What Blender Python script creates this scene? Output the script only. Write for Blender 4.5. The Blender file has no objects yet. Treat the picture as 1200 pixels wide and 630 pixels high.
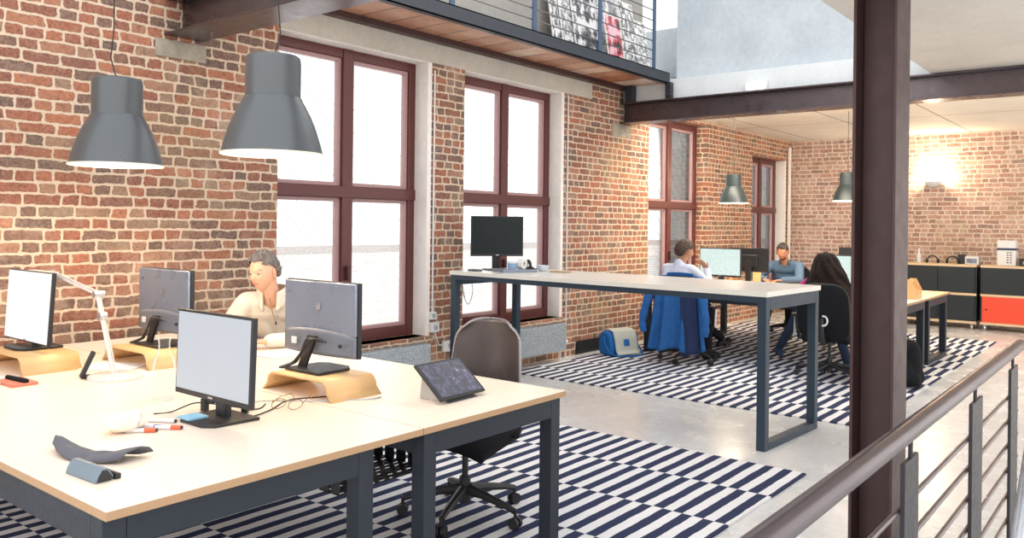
import bpy, bmesh, math, random
from math import sin, cos, pi, radians, sqrt, exp, atan2, hypot
from mathutils import Vector, Matrix, Euler, noise
random.seed(7)
S = bpy.context.scene
C = S.collection
HC = 1.5          # camera height

# ------------------------------------------------------------------ materials
def nt(name):
    m = bpy.data.materials.new(name); m.use_nodes = True
    n = m.node_tree; n.nodes.clear()
    o = n.nodes.new('ShaderNodeOutputMaterial')
    return m, n, o
class G:
    """tiny node-graph helper"""
    def __init__(s, n): s.n = n
    def put(s, sock, v):
        if v is None: return
        if hasattr(v, 'is_output') or isinstance(v, bpy.types.NodeSocket): s.n.links.new(v, sock)
        else:
            if sock.type == 'RGBA' and len(v) == 3: v = (*v, 1)
            sock.default_value = v
    def m(s, op, a, b=None, c=None):
        x = s.n.nodes.new('ShaderNodeMath'); x.operation = op
        for i, v in enumerate((a, b, c)):
            if v is not None: s.put(x.inputs[i], v)
        return x.outputs[0]
    def comb(s, x, y, z):
        q = s.n.nodes.new('ShaderNodeCombineXYZ')
        for i, v in enumerate((x, y, z)): s.put(q.inputs[i], v)
        return q.outputs[0]
    def obj(s):
        t = s.n.nodes.new('ShaderNodeTexCoord'); return t.outputs['Object']
    def sep(s, v):
        q = s.n.nodes.new('ShaderNodeSeparateXYZ'); s.put(q.inputs[0], v); return q.outputs
    def noise(s, v, scale, detail=3, rough=.5, out='Fac'):
        q = s.n.nodes.new('ShaderNodeTexNoise'); s.put(q.inputs['Vector'], v)
        q.inputs['Scale'].default_value = scale; q.inputs['Detail'].default_value = detail; q.inputs['Roughness'].default_value = rough
        return q.outputs[out]
    def white(s, v):
        q = s.n.nodes.new('ShaderNodeTexWhiteNoise'); q.noise_dimensions = '3D'; s.put(q.inputs['Vector'], v); return q.outputs[0]
    def mix(s, f, a, b, mode='MIX'):
        q = s.n.nodes.new('ShaderNodeMix'); q.data_type = 'RGBA'; q.blend_type = mode
        s.put(q.inputs[0], f); s.put(q.inputs[6], a); s.put(q.inputs[7], b); return q.outputs[2]
    def ramp(s, f, stops, interp='LINEAR'):
        q = s.n.nodes.new('ShaderNodeValToRGB'); s.put(q.inputs[0], f); r = q.color_ramp; r.interpolation = interp
        while len(r.elements) < len(stops): r.elements.new(.5)
        for e, (p, c) in zip(r.elements, stops): e.position = p; e.color = (*c, 1)
        return q.outputs[0]
    def rng(s, v, a, b, c=0., d=1., smooth=False):
        q = s.n.nodes.new('ShaderNodeMapRange'); s.put(q.inputs[0], v)
        if smooth: q.interpolation_type = 'SMOOTHSTEP'
        for i, k in enumerate((a, b, c, d)): s.put(q.inputs[i+1], k)
        return q.outputs[0]
    def bump(s, h, strength=.3, dist=.01):
        q = s.n.nodes.new('ShaderNodeBump'); s.put(q.inputs['Height'], h); q.inputs['Strength'].default_value = strength
        q.inputs['Distance'].default_value = dist; return q.outputs[0]
    def bsdf(s, col, rough=.5, metal=0., normal=None, spec=None, emis=None, estr=0., coat=0., sheen=0., alpha=None, trans=0.):
        q = s.n.nodes.new('ShaderNodeBsdfPrincipled')
        s.put(q.inputs['Base Color'], col); s.put(q.inputs['Roughness'], rough); s.put(q.inputs['Metallic'], metal)
        if normal: s.put(q.inputs['Normal'], normal)
        if spec is not None: q.inputs['Specular IOR Level'].default_value = spec
        if emis is not None: s.put(q.inputs['Emission Color'], emis); s.put(q.inputs['Emission Strength'], estr)
        q.inputs['Coat Weight'].default_value = coat; q.inputs['Sheen Weight'].default_value = sheen
        q.inputs['Transmission Weight'].default_value = trans
        return q.outputs[0]
def rgb(r, g, b):
    f = lambda c: ((c/255)/12.92 if c <= 10 else (((c/255)+.055)/1.055)**2.4)
    return (f(r), f(g), f(b))
def mat(name, col, rough=.5, metal=0., vary=.12, scale=20., bump=0., **k):
    m, n, o = nt(name); g = G(n); v = g.obj()
    f = g.noise(v, scale, 4, .55)
    c2 = tuple(max(0, x*(1-vary)) for x in col); c3 = tuple(min(1, x*(1+vary)) for x in col)
    c = g.mix(f, c2, c3)
    r = g.rng(g.noise(v, scale*2.3, 2), .3, .7, max(0, rough-.05), min(1, rough+.05))
    nm = g.bump(f, bump, .004) if bump else None
    n.links.new(g.bsdf(c, r, metal, nm, **k), o.inputs[0]); return m
def brick(name, axis='x', stops=None, mortar=(.80,.63,.48), white=.25, olive=.2, seed=0.):
    m, n, o = nt(name); g = G(n); P = g.obj(); x, y, z = g.sep(P)
    u0 = g.m('ADD', g.m('ADD', x, y), seed)
    nz = g.sep(g.noise(P, 7, 2, .5, 'Color')); nz2 = g.sep(g.noise(P, 28, 2, .6, 'Color'))
    wob = lambda s1, s2, i: g.m('ADD', g.m('MULTIPLY', g.m('SUBTRACT', nz[i], .5), s1), g.m('MULTIPLY', g.m('SUBTRACT', nz2[i], .5), s2))
    u = g.m('ADD', u0, wob(.03, .022, 0)); zz = g.m('ADD', z, wob(.026, .016, 1))
    H = .0715; L = .222
    r = g.m('DIVIDE', zz, H); row = g.m('FLOOR', r); fz = g.m('FRACT', r)
    off = g.white(g.comb(row, 3.7, seed))
    par = g.m('MULTIPLY', g.m('FLOORED_MODULO', row, 2), .5)
    cu = g.m('ADD', g.m('DIVIDE', u, L), g.m('ADD', par, g.m('MULTIPLY', off, .3)))
    col = g.m('FLOOR', cu); fu = g.m('FRACT', cu)
    hd = g.m('GREATER_THAN', g.white(g.comb(row, col, 9.1+seed)), .52)
    f2 = g.m('MULTIPLY', fu, 2); half = g.m('FLOOR', f2); fh = g.m('FRACT', f2)
    ff = g.m('ADD', g.m('MULTIPLY', hd, fh), g.m('MULTIPLY', g.m('SUBTRACT', 1, hd), fu))
    ln = g.m('ADD', g.m('MULTIPLY', hd, L/2), g.m('MULTIPLY', g.m('SUBTRACT', 1, hd), L))
    dx = g.m('MULTIPLY', g.m('MINIMUM', ff, g.m('SUBTRACT', 1, ff)), ln)
    dz = g.m('MULTIPLY', g.m('MINIMUM', fz, g.m('SUBTRACT', 1, fz)), H)
    rr = .018
    ax = g.m('MAXIMUM', g.m('SUBTRACT', rr, dx), 0); az = g.m('MAXIMUM', g.m('SUBTRACT', rr, dz), 0)
    d = g.m('SUBTRACT', rr, g.m('SQRT', g.m('ADD', g.m('MULTIPLY', ax, ax), g.m('MULTIPLY', az, az))))
    th = g.m('ADD', .0005, g.m('MULTIPLY', nz2[2], .011))
    mask = g.rng(d, th, g.m('ADD', th, .004), 0, 1, True)
    idn = g.white(g.comb(row, g.m('ADD', col, g.m('MULTIPLY', g.m('MULTIPLY', hd, half), .5)), 1.3+seed))
    st = stops or [(0, (.075,.06,.06)), (.2, (.13,.075,.062)), (.34, (.19,.058,.04)), (.56, (.27,.075,.042)), (.76, (.38,.12,.06)), (.88, (.30,.17,.11)), (1, (.20,.16,.12))]
    c = g.ramp(idn, st)
    grain = g.noise(P, 60, 5, .7)
    c = g.mix(g.rng(grain, .3, .7, 0, .8), c, g.mix(.5, c, (.66,.42,.30)), 'MIX')
    c = g.mix(g.rng(g.noise(P, 17, 3, .7), .45, .7, 0, .55), c, g.mix(.6, c, (.14,.07,.06)))
    c = g.mix(g.rng(g.noise(P, 34, 4, .7), .56, .72, 0, .6), c, (.09,.06,.055))
    big = g.noise(g.comb(g.m('ADD', u0, 4.2), z, 1.7), 1.3, 4, .6)
    c = g.mix(g.rng(big, .54, .68, 0, olive*3.4), c, g.mix(.35, c, (.40,.29,.15)))
    lime = g.rng(g.noise(P, 3.1, 5, .75), .52, .75, 0, white*2.4)
    c = g.mix(lime, c, (.72,.55,.42))
    mo = g.mix(g.noise(P, 45, 4, .7), tuple(k*.66 for k in mortar), mortar)
    mo = g.mix(g.rng(big, .5, .7, 0, olive*2), mo, (.50,.38,.22))
    c = g.mix(mask, mo, c)
    h = g.m('ADD', mask, g.m('MULTIPLY', grain, .5))
    n.links.new(g.bsdf(c, .9, 0, g.bump(h, .75, .008), spec=.2), o.inputs[0]); return m
def concrete(name, a, b, rough=.7, seams=None, bumpk=.15, sc=1.6):
    m, n, o = nt(name); g = G(n); P = g.obj()
    f = g.m('ADD', g.m('MULTIPLY', g.noise(P, sc, 6, .65), .7), g.m('MULTIPLY', g.noise(P, 22, 4, .7), .3))
    c = g.ramp(f, [(.3, a), (.7, b)])
    if seams:
        x, y, z = g.sep(P); sx, sy = seams
        fx = g.m('ABSOLUTE', g.m('SUBTRACT', g.m('FRACT', g.m('DIVIDE', x, sx)), .5)); fy = g.m('ABSOLUTE', g.m('SUBTRACT', g.m('FRACT', g.m('DIVIDE', y, sy)), .5))
        ln = g.m('MAXIMUM', g.m('GREATER_THAN', fx, .5-.010/sx), g.m('GREATER_THAN', fy, .5-.010/sy))
        c = g.mix(ln, c, tuple(k*.35 for k in a))
    n.links.new(g.bsdf(c, rough, 0, g.bump(f, bumpk, .01), spec=.3), o.inputs[0]); return m
def wood(name, a, b, rough=.4, axis=0, fine=1.):
    m, n, o = nt(name); g = G(n); P = g.obj(); s = list(g.sep(P))
    s[axis] = g.m('MULTIPLY', s[axis], .09)
    v = g.comb(*s)
    f = g.noise(v, 34*fine, 5, .65); f2 = g.noise(P, 2.2, 3)
    c = g.mix(g.m('ADD', g.m('MULTIPLY', f, .7), g.m('MULTIPLY', f2, .3)), a, b)
    n.links.new(g.bsdf(c, rough, 0, g.bump(f, .05, .002)), o.inputs[0]); return m
def glow(name, col, s, base=(.8,.8,.8)):
    m, n, o = nt(name); g = G(n); P = g.obj()
    c = g.mix(g.noise(P, 3, 2), col, tuple(min(1, k*1.05) for k in col))
    n.links.new(g.bsdf(base, .4, 0, emis=c, estr=s), o.inputs[0]); return m
M = {}
M['brick'] = brick('old_red_brick', white=.15, olive=.22)
M['brick_far'] = brick('pale_pink_brick', stops=[(0,(.30,.20,.18)),(.3,(.46,.25,.20)),(.6,(.56,.33,.27)),(.85,(.66,.46,.40)),(1,(.46,.34,.25))], mortar=(.9,.80,.70), white=.30, olive=.26, seed=5.3)
M['reveal'] = mat('white_limed_reveal', (.85,.80,.76), .85, vary=.12, scale=14, bump=.5)
M['lintel'] = concrete('raw_concrete_lintel', rgb(176,170,160), rgb(212,206,196), .85)
M['concrete_grey'] = concrete('grey_concrete', rgb(142,138,134), rgb(178,175,170), .8)
M['concrete_blue'] = concrete('pale_blue_grey_concrete', rgb(168,180,190), rgb(214,221,226), .75, sc=1.1)
M['band'] = concrete('lit_concrete_band', rgb(215,222,226), rgb(238,242,244), .7)  # paler tone stands in for brighter light on the lower gable wall
M['soffit'] = concrete('smooth_concrete_soffit', rgb(196,190,184), rgb(226,222,216), .6, seams=(40, 2.6), sc=1.)
M['ceil'] = concrete('panelled_far_ceiling', rgb(222,214,200), rgb(240,235,225), .7, seams=(2.45, 1.22))
M['window_red'] = mat('oxblood_window_paint', rgb(94,48,46), .35, vary=.1, scale=9)
M['window_light'] = mat('pale_inner_sash', rgb(176,140,140), .4, vary=.08)
M['steel_beam'] = mat('dark_painted_steel', rgb(108,98,102), .30, .85, vary=.2, scale=4)
M['steel_brown'] = mat('oxide_brown_steel', rgb(70,46,44), .40, .35, vary=.25, scale=5)
M['steel_col'] = mat('oxide_violet_column_steel', rgb(68,46,46), .42, .3, vary=.25, scale=5)
M['steel_rail'] = mat('dark_bronze_steel', rgb(104,94,98), .30, .8, vary=.04, scale=1.2)
M['steel_post'] = mat('blackened_steel_bar', rgb(52,50,54), .42, .5, vary=.35, scale=18)
M['steel_blue'] = mat('blue_grey_painted_steel', rgb(72,92,120), .4, .2)
M['steel_channel'] = mat('charcoal_channel_steel', rgb(58,62,70), .42, .3, vary=.15, scale=3)
M['rod'] = mat('stainless_rod', rgb(128,118,118), .32, .9, vary=.03, scale=3)
M['silver'] = mat('brushed_silver', rgb(190,192,198), .3, .85, vary=.05)
M['frame_blue'] = mat('slate_blue_powder_coat', rgb(38,56,72), .45, .1, vary=.06)
M['frame_dark'] = mat('anthracite_powder_coat', rgb(34,42,52), .45, .1, vary=.06)
M['desk'] = wood('pale_birch_desktop', rgb(238,217,196), rgb(248,234,218), .32, 0)
M['desk_edge'] = wood('plywood_edge', rgb(168,132,98), rgb(196,160,124), .5, 0, 2.)
M['desk_white'] = wood('ivory_laminate_top', rgb(226,222,210), rgb(240,237,228), .25, 1)
M['ply'] = wood('honey_bent_plywood', rgb(212,166,110), rgb(236,196,142), .4, 0)
M['terracotta'] = None
M['black'] = mat('black_plastic', (.018,.018,.021), .42, vary=.2)
M['black_soft'] = mat('black_woven_fabric', (.009,.010,.013), .8, vary=.4, scale=160, bump=.3, spec=.2)
M['black_gloss'] = mat('gloss_black_bezel', (.012,.012,.014), .15, vary=.1)
M['grey_shell'] = mat('graphite_shell', rgb(74,66,66), .32, .25, vary=.1, scale=3)
M['rim'] = mat('pale_shell_rim', rgb(150,145,150), .3, .5)
M['monitor_back'] = mat('silver_grey_monitor_back', rgb(134,142,160), .30, .35, vary=.04, scale=3)
M['monitor_back_low'] = mat('darker_grey_port_panel', rgb(116,120,132), .4, .2, vary=.05)
M['white_pl'] = mat('white_plastic', (.74,.74,.75), .35, vary=.03)
M['white_enamel'] = mat('white_lamp_enamel', (.70,.64,.60), .3, vary=.03)
M['pendant'] = mat('dark_grey_pendant_enamel', rgb(92,96,100), .32, .3, vary=.05, scale=4)
M['pendant_far'] = mat('green_grey_pendant_enamel', rgb(44,54,56), .4, .1, vary=.05, scale=4)
M['pend_in'] = mat('cream_shade_inside', (.9,.82,.68), .5, vary=.03)
M['bulb'] = glow('warm_bulb', (1, .82, .55), 14)
M['screen_on'] = glow('bluish_white_screen', (.84,.90,1.0), .44, (.03,.03,.035))
M['screen_white'] = glow('white_screen', (.96,.98,1), .60, (.1,.1,.1))
M['screen_off'] = mat('dark_glass_screen', (.012,.018,.02), .25, vary=.1, spec=.2)
M['radiator'] = None
M['white_paper'] = mat('white_paper', (.80,.79,.77), .7, vary=.03)
M['blue_note'] = mat('light_blue_note', rgb(150,200,226), .6, vary=.03)
M['leather_grey'] = mat('grey_suede_case', rgb(96,96,104), .8, vary=.25, scale=30, bump=.3)
M['case_blue'] = mat('blue_grey_hard_case', rgb(112,128,140), .45, vary=.08)
M['skin'] = mat('fair_skin', rgb(224,172,144), .5, vary=.06, scale=9)
M['skin_far'] = mat('tan_skin', rgb(170,118,92), .5, vary=.06, scale=9)
M['lip'] = mat('lip_skin', rgb(190,112,100), .5)
M['eye'] = mat('dark_eye', (.05,.035,.03), .15)
M['eye_white'] = mat('eye_white', (.50,.40,.36), .25)
M['hair_grey'] = mat('wavy_grey_hair', rgb(112,106,104), .65, vary=.6, scale=70, bump=.8)
M['hair_brown'] = mat('brown_hair', rgb(74,56,46), .6, vary=.5, scale=80, bump=.8)
M['hair_black'] = mat('cropped_black_hair', rgb(34,28,27), .6, vary=.5, scale=90, bump=.6)
M['hair_long'] = mat('long_dark_brown_hair', rgb(34,24,21), .75, vary=.8, scale=55, bump=1., spec=.15)
M['sweater'] = mat('cream_knit', rgb(228,218,204), .9, vary=.06, scale=60, bump=.25)
M['collar_brown'] = mat('taupe_collar_lining', rgb(170,145,118), .9, vary=.1)
M['shirt_lilac'] = mat('pale_lilac_shirt', rgb(206,212,232), .8, vary=.05, scale=15)
M['shirt_denim'] = mat('denim_blue_shirt', rgb(70,94,122), .85, vary=.2, scale=40)
M['magenta'] = mat('magenta_knit', rgb(178,32,120), .8, vary=.15)
M['jeans'] = mat('dark_blue_jeans', rgb(44,58,84), .85, vary=.2, scale=50)
M['trousers'] = mat('black_trousers', rgb(24,25,32), .85, vary=.25, scale=40)
M['shoe'] = mat('black_leather_shoe', rgb(22,22,26), .4, vary=.2)
M['shoe_blue'] = mat('blue_canvas_shoe', rgb(48,66,92), .7, vary=.2)
M['jacket'] = mat('royal_blue_coat', rgb(28,92,158), .8, vary=.25, scale=12, bump=.2)
M['jacket_dark'] = mat('navy_coat_lining', rgb(28,44,84), .85, vary=.25, scale=12)
M['bag_blue'] = mat('bright_blue_canvas', rgb(20,104,180), .75, vary=.2)
M['bag_flap'] = mat('pale_grey_flap', rgb(196,198,188), .7, vary=.06)
M['cab'] = mat('petrol_black_cabinet', rgb(20,30,38), .5, vary=.15)
M['cab_orange'] = mat('orange_red_door', rgb(226,74,48), .5, vary=.05)
M['cab_ply'] = wood('pale_cabinet_ply', rgb(208,176,140), rgb(226,198,164), .5, 1)
M['plaster_stone'] = concrete('bluish_pad_stone', rgb(112,110,112), rgb(190,178,158), .85, sc=5)
M['red_pen'] = mat('orange_red_marker', rgb(226,104,70), .4)
M['blue_pen'] = mat('violet_blue_marker', rgb(96,104,190), .4)
M['wire'] = mat('gold_wire', rgb(150,120,70), .35, .6)
M['crumple'] = mat('crumpled_cream_tissue', rgb(246,232,216), .8, vary=.08)
M['glass_obj'] = None
M['coral'] = mat('coral_book_cover', rgb(228,120,96), .6)
def special():
    # radiator speckle
    m, n, o = nt('speckled_grey_radiator'); g = G(n); P = g.obj()
    c = g.ramp(g.noise(P, 130, 2, .8), [(.35, rgb(112,120,128)), (.65, rgb(196,204,210))])
    n.links.new(g.bsdf(c, .5, .1), o.inputs[0]); M['radiator'] = m
    # window glass / clear glass
    for key, nm, k in (('glass', 'window_glass', .12), ('glass_obj', 'clear_drinking_glass', .10)):
        m, n, o = nt(nm); g = G(n)
        t = n.nodes.new('ShaderNodeBsdfTransparent'); gl = n.nodes.new('ShaderNodeBsdfGlossy'); gl.inputs['Roughness'].default_value = .02
        t.inputs[0].default_value = (.97,.985,.98,1)
        fr = n.nodes.new('ShaderNodeLayerWeight'); fr.inputs[0].default_value = k
        f = g.m('MULTIPLY', g.m('ADD', fr.outputs['Fresnel'], g.m('MULTIPLY', g.noise(g.obj(), 2, 1), .03)), .9)
        if key == 'glass_obj':
            gl = n.nodes.new('ShaderNodeBsdfPrincipled'); gl.inputs['Base Color'].default_value = (.9,.92,.92,1); gl.inputs['Roughness'].default_value = .15
        mx = n.nodes.new('ShaderNodeMixShader'); n.links.new(f, mx.inputs[0]); n.links.new(t.outputs[0], mx.inputs[1]); n.links.new(gl.outputs[0], mx.inputs[2])
        n.links.new(mx.outputs[0], o.inputs[0]); M[key] = m
    # floor
    m, n, o = nt('polished_concrete_floor'); g = G(n); P = g.obj()
    f = g.m('ADD', g.m('MULTIPLY', g.noise(P, .8, 6, .6), .65), g.m('MULTIPLY', g.noise(P, 14, 4, .7), .35))
    c = g.ramp(f, [(.32, rgb(196,197,198)), (.55, rgb(222,222,222)), (.75, rgb(232,227,218))])
    n.links.new(g.bsdf(c, g.rng(g.noise(P, 3, 4), .3, .7, .16, .34), 0, spec=.6), o.inputs[0]); M['floor'] = m
    # rug (object origin at its near right corner; x' = -x, y' = y)
    m, n, o = nt('striped_flatweave'); g = G(n); P = g.obj(); x, y, z = g.sep(P)
    w = g.noise(P, 5, 3, .6); yy = g.m('ADD', y, g.m('MULTIPLY', g.m('SUBTRACT', w, .5), .018)); xx = g.m('ADD', g.m('MULTIPLY', x, -1), g.m('MULTIPLY', g.m('SUBTRACT', g.noise(P, 9, 2), .5), .012))
    par = g.m('FLOORED_MODULO', g.m('ADD', g.m('FLOOR', g.m('DIVIDE', xx, .56)), g.m('FLOOR', g.m('DIVIDE', g.m('SUBTRACT', yy, .02), .0577))), 2)
    gr = g.noise(P, 220, 2, .8)
    wh = g.mix(gr, rgb(214,212,214), rgb(246,244,244)); bk = g.mix(gr, rgb(30,36,62), rgb(68,76,106))
    n.links.new(g.bsdf(g.mix(par, wh, bk), .95, 0, g.bump(gr, .3, .003), spec=.15), o.inputs[0]); M['rug'] = m
    # gallery underside boards
    m, n, o = nt('reddish_board_soffit'); g = G(n); P = g.obj(); x, y, z = g.sep(P)
    k = g.m('DIVIDE', x, .30); idn = g.white(g.comb(g.m('FLOOR', k), 1, 2)); fr = g.m('FRACT', k)
    c = g.ramp(g.m('ADD', g.m('MULTIPLY', idn, .5), g.m('MULTIPLY', g.noise(P, 5, 5, .7), .5)), [(.25, rgb(176,118,92)), (.5, rgb(210,160,130)), (.75, rgb(228,204,186))])
    c = g.mix(g.m('LESS_THAN', fr, .05), c, rgb(70,45,35))
    n.links.new(g.bsdf(c, .25, 0, spec=.8), o.inputs[0]); M['terracotta'] = m
    # facade outside, its own glow standing in for sunlight: white, with faint diagonal roof seams and pale brick below
    m, n, o = nt('glowing_white_facade'); g = G(n); P = g.obj(); x, y, z = g.sep(P)
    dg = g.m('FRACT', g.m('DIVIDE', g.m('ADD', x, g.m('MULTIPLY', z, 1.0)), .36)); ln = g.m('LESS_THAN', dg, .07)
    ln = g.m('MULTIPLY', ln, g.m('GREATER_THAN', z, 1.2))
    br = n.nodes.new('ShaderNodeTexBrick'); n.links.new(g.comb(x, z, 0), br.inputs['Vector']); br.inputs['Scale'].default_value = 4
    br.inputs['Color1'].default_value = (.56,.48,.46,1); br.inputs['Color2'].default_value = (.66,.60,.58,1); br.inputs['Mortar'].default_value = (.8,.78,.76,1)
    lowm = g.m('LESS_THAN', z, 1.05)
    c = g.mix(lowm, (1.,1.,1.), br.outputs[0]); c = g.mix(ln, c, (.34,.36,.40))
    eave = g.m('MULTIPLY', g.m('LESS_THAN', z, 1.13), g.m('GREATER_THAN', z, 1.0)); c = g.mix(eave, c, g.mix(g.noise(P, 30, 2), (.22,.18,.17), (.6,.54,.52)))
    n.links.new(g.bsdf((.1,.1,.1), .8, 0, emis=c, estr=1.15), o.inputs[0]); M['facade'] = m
    # computer spreadsheet screen
    m, n, o = nt('pale_green_document_screen'); g = G(n); P = g.obj(); x, y, z = g.sep(P)
    rowf = g.m('FRACT', g.m('MULTIPLY', z, 38)); t = g.noise(g.comb(g.m('MULTIPLY', y, 60), g.m('FLOOR', g.m('MULTIPLY', z, 38)), 0), 1.2, 2)
    txt = g.m('MULTIPLY', g.m('GREATER_THAN', t, .52), g.m('LESS_THAN', rowf, .45))
    c = g.mix(g.m('MULTIPLY', txt, .4), (.84,1.,.95), (.3,.55,.58))
    n.links.new(g.bsdf((.03,.03,.03), .3, 0, emis=c, estr=.60), o.inputs[0]); M['screen_doc'] = m
    # tablet
    m, n, o = nt('dark_tablet_display'); g = G(n); P = g.obj()
    c = g.ramp(g.noise(P, 38, 4, .7), [(.45, (.012,.013,.022)), (.62, (.05,.045,.09)), (.72, (.30,.16,.22)), (.85, (.4,.5,.75))])
    n.links.new(g.bsdf(c, .12, 0, emis=c, estr=.5), o.inputs[0]); M['tablet'] = m
    # perforated tray
    m, n, o = nt('perforated_black_steel'); g = G(n); P = g.obj(); x, y, z = g.sep(P)
    ry = g.m('FLOOR', g.m('DIVIDE', y, .035)); sh = g.m('MULTIPLY', g.m('FLOORED_MODULO', ry, 2), .5)
    fx = g.m('ABSOLUTE', g.m('SUBTRACT', g.m('FRACT', g.m('ADD', g.m('DIVIDE', x, .05), sh)), .5)); fy = g.m('ABSOLUTE', g.m('SUBTRACT', g.m('FRACT', g.m('DIVIDE', y, .035)), .5))
    hole = g.m('MULTIPLY', g.m('LESS_THAN', fx, .30), g.m('LESS_THAN', fy, .22))
    tr = n.nodes.new('ShaderNodeBsdfTransparent'); mx = n.nodes.new('ShaderNodeMixShader')
    n.links.new(hole, mx.inputs[0]); n.links.new(g.bsdf((.02,.02,.024), .4, .2), mx.inputs[1]); n.links.new(tr.outputs[0], mx.inputs[2]); n.links.new(mx.outputs[0], o.inputs[0]); M['perf'] = m
special()
def poster_mat(i, a, b, c3, sc):
    m, n, o = nt('abstract_print_%s' % ['mono','grey','crimson','pale','ink','smoke','rose'][i % 7]); g = G(n); P = g.obj()
    v = g.noise(P, sc, 3, .6)
    c = g.ramp(v, [(.40, a), (.47, b), (.56, c3)], 'LINEAR')
    n.links.new(g.bsdf(c, .35), o.inputs[0]); return m

# ------------------------------------------------------------------ geometry
class MB:
    def __init__(s): s.bm = bmesh.new()
    def _add(s, vs, fs, mtx=None, mi=0):
        bv = [s.bm.verts.new(mtx @ Vector(v) if mtx else Vector(v)) for v in vs]
        for f in fs:
            try: q = s.bm.faces.new([bv[i] for i in f]); q.material_index = mi
            except ValueError: pass
        return bv
    def box(s, x0, x1, y0, y1, z0, z1, mtx=None, mi=0):
        vs = [(x,y,z) for z in (z0,z1) for y in (y0,y1) for x in (x0,x1)]
        s._add(vs, [(0,2,3,1),(4,5,7,6),(0,1,5,4),(2,6,7,3),(0,4,6,2),(1,3,7,5)], mtx, mi); return s
    def cbox(s, c, d, rot=None, mi=0):
        mt = Matrix.Translation(Vector(c)) @ (Euler(rot).to_matrix().to_4x4() if rot else Matrix())
        a, b, e = d[0]/2, d[1]/2, d[2]/2
        return s.box(-a, a, -b, b, -e, e, mt, mi)
    def cone(s, p0, p1, r0, r1=None, n=16, caps=True, mi=0):
        p0, p1 = Vector(p0), Vector(p1); r1 = r0 if r1 is None else r1
        q = (p1-p0).to_track_quat('Z', 'Y').to_matrix()
        vs = []
        for p, r in ((p0, r0), (p1, r1)):
            for i in range(n):
                a = 2*pi*i/n; vs.append(p + q @ Vector((r*cos(a), r*sin(a), 0)))
        fs = [(i, (i+1) % n, n+(i+1) % n, n+i) for i in range(n)]
        if caps: fs += [tuple(reversed(range(n))), tuple(range(n, 2*n))]
        s._add(vs, fs, None, mi); return s
    def tube(s, pts, r, n=8, mi=0):
        pts = [Vector(p) for p in pts]; rings = []
        rr = r if isinstance(r, (list, tuple)) else [r]*len(pts)
        up = None
        for i, p in enumerate(pts):
            t = (pts[min(i+1, len(pts)-1)] - pts[max(i-1, 0)]).normalized()
            if up is None: up = t.orthogonal().normalized()
            up = (up - t*up.dot(t)).normalized(); b = t.cross(up)
            rings.append([p + (up*cos(2*pi*k/n) + b*sin(2*pi*k/n))*rr[i] for k in range(n)])
        vs = [v for rg in rings for v in rg]; fs = []
        for i in range(len(pts)-1):
            for k in range(n): fs.append((i*n+k, i*n+(k+1) % n, (i+1)*n+(k+1) % n, (i+1)*n+k))
        fs += [tuple(reversed(range(n))), tuple(range((len(pts)-1)*n, len(pts)*n))]
        s._add(vs, fs, None, mi); return s
    def lathe(s, prof, c=(0,0,0), n=32, mi=0, mtx=None):
        vs = []; fs = []
        for r, z in prof:
            for i in range(n): vs.append((c[0]+r*cos(2*pi*i/n), c[1]+r*sin(2*pi*i/n), c[2]+z))
        for j in range(len(prof)-1):
            for i in range(n): fs.append((j*n+i, j*n+(i+1) % n, (j+1)*n+(i+1) % n, (j+1)*n+i))
        s._add(vs, fs, mtx, mi); return s
    def ball(s, c, r, n=16, mi=0, rot=None):
        if not hasattr(r, '__len__'): r = (r, r, r)
        mt = Matrix.Translation(Vector(c)) @ (Euler(rot).to_matrix().to_4x4() if rot else Matrix())
        vs = [(0,0,r[2])]; m = n//2
        for j in range(1, m):
            for i in range(n):
                a = pi*j/m; b = 2*pi*i/n; vs.append((r[0]*sin(a)*cos(b), r[1]*sin(a)*sin(b), r[2]*cos(a)))
        vs.append((0,0,-r[2])); fs = [(0, 1+i, 1+(i+1) % n) for i in range(n)]
        for j in range(m-2):
            for i in range(n): fs.append((1+j*n+i, 1+(j+1)*n+i, 1+(j+1)*n+(i+1) % n, 1+j*n+(i+1) % n))
        e = len(vs)-1; fs += [(e, 1+(m-2)*n+(i+1) % n, 1+(m-2)*n+i) for i in range(n)]
        s._add(vs, fs, mt, mi); return s
    def caps(s, p0, r0, p1, r1, n=12):
        """tapered capsule (closed)"""
        p0, p1 = Vector(p0), Vector(p1); d = p1-p0
        if d.length < 1e-5: return s.ball(p0, r0, n)
        q = d.to_track_quat('Z', 'Y').to_matrix(); L = d.length; vs = [p0 + q @ Vector((0,0,-r0))]
        prof = [(r0*cos(a), r0*sin(a)) for a in (-pi/3, -pi/6, 0)] + [(r1*cos(a), L+r1*sin(a)) for a in (0, pi/6, pi/3)]
        for r, z in prof:
            for i in range(n): vs.append(p0 + q @ Vector((r*cos(2*pi*i/n), r*sin(2*pi*i/n), z)))
        vs.append(p0 + q @ Vector((0,0,L+r1)))
        fs = [(0, 1+(i+1) % n, 1+i) for i in range(n)]
        for j in range(len(prof)-1):
            for i in range(n): fs.append((1+j*n+i, 1+j*n+(i+1) % n, 1+(j+1)*n+(i+1) % n, 1+(j+1)*n+i))
        e = len(vs)-1; b = 1+(len(prof)-1)*n; fs += [(e, b+i, b+(i+1) % n) for i in range(n)]
        s._add(vs, fs); return s
    def prism(s, poly, h0, h1, axis='z', mi=0, mtx=None):
        f = {'z': lambda a, b, h: (a, b, h), 'y': lambda a, b, h: (a, h, b), 'x': lambda a, b, h: (h, a, b)}[axis]
        n = len(poly); vs = [f(a, b, h0) for a, b in poly] + [f(a, b, h1) for a, b in poly]
        fs = [(i, (i+1) % n, n+(i+1) % n, n+i) for i in range(n)] + [tuple(reversed(range(n))), tuple(range(n, 2*n))]
        s._add(vs, fs, mtx, mi); return s
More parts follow.
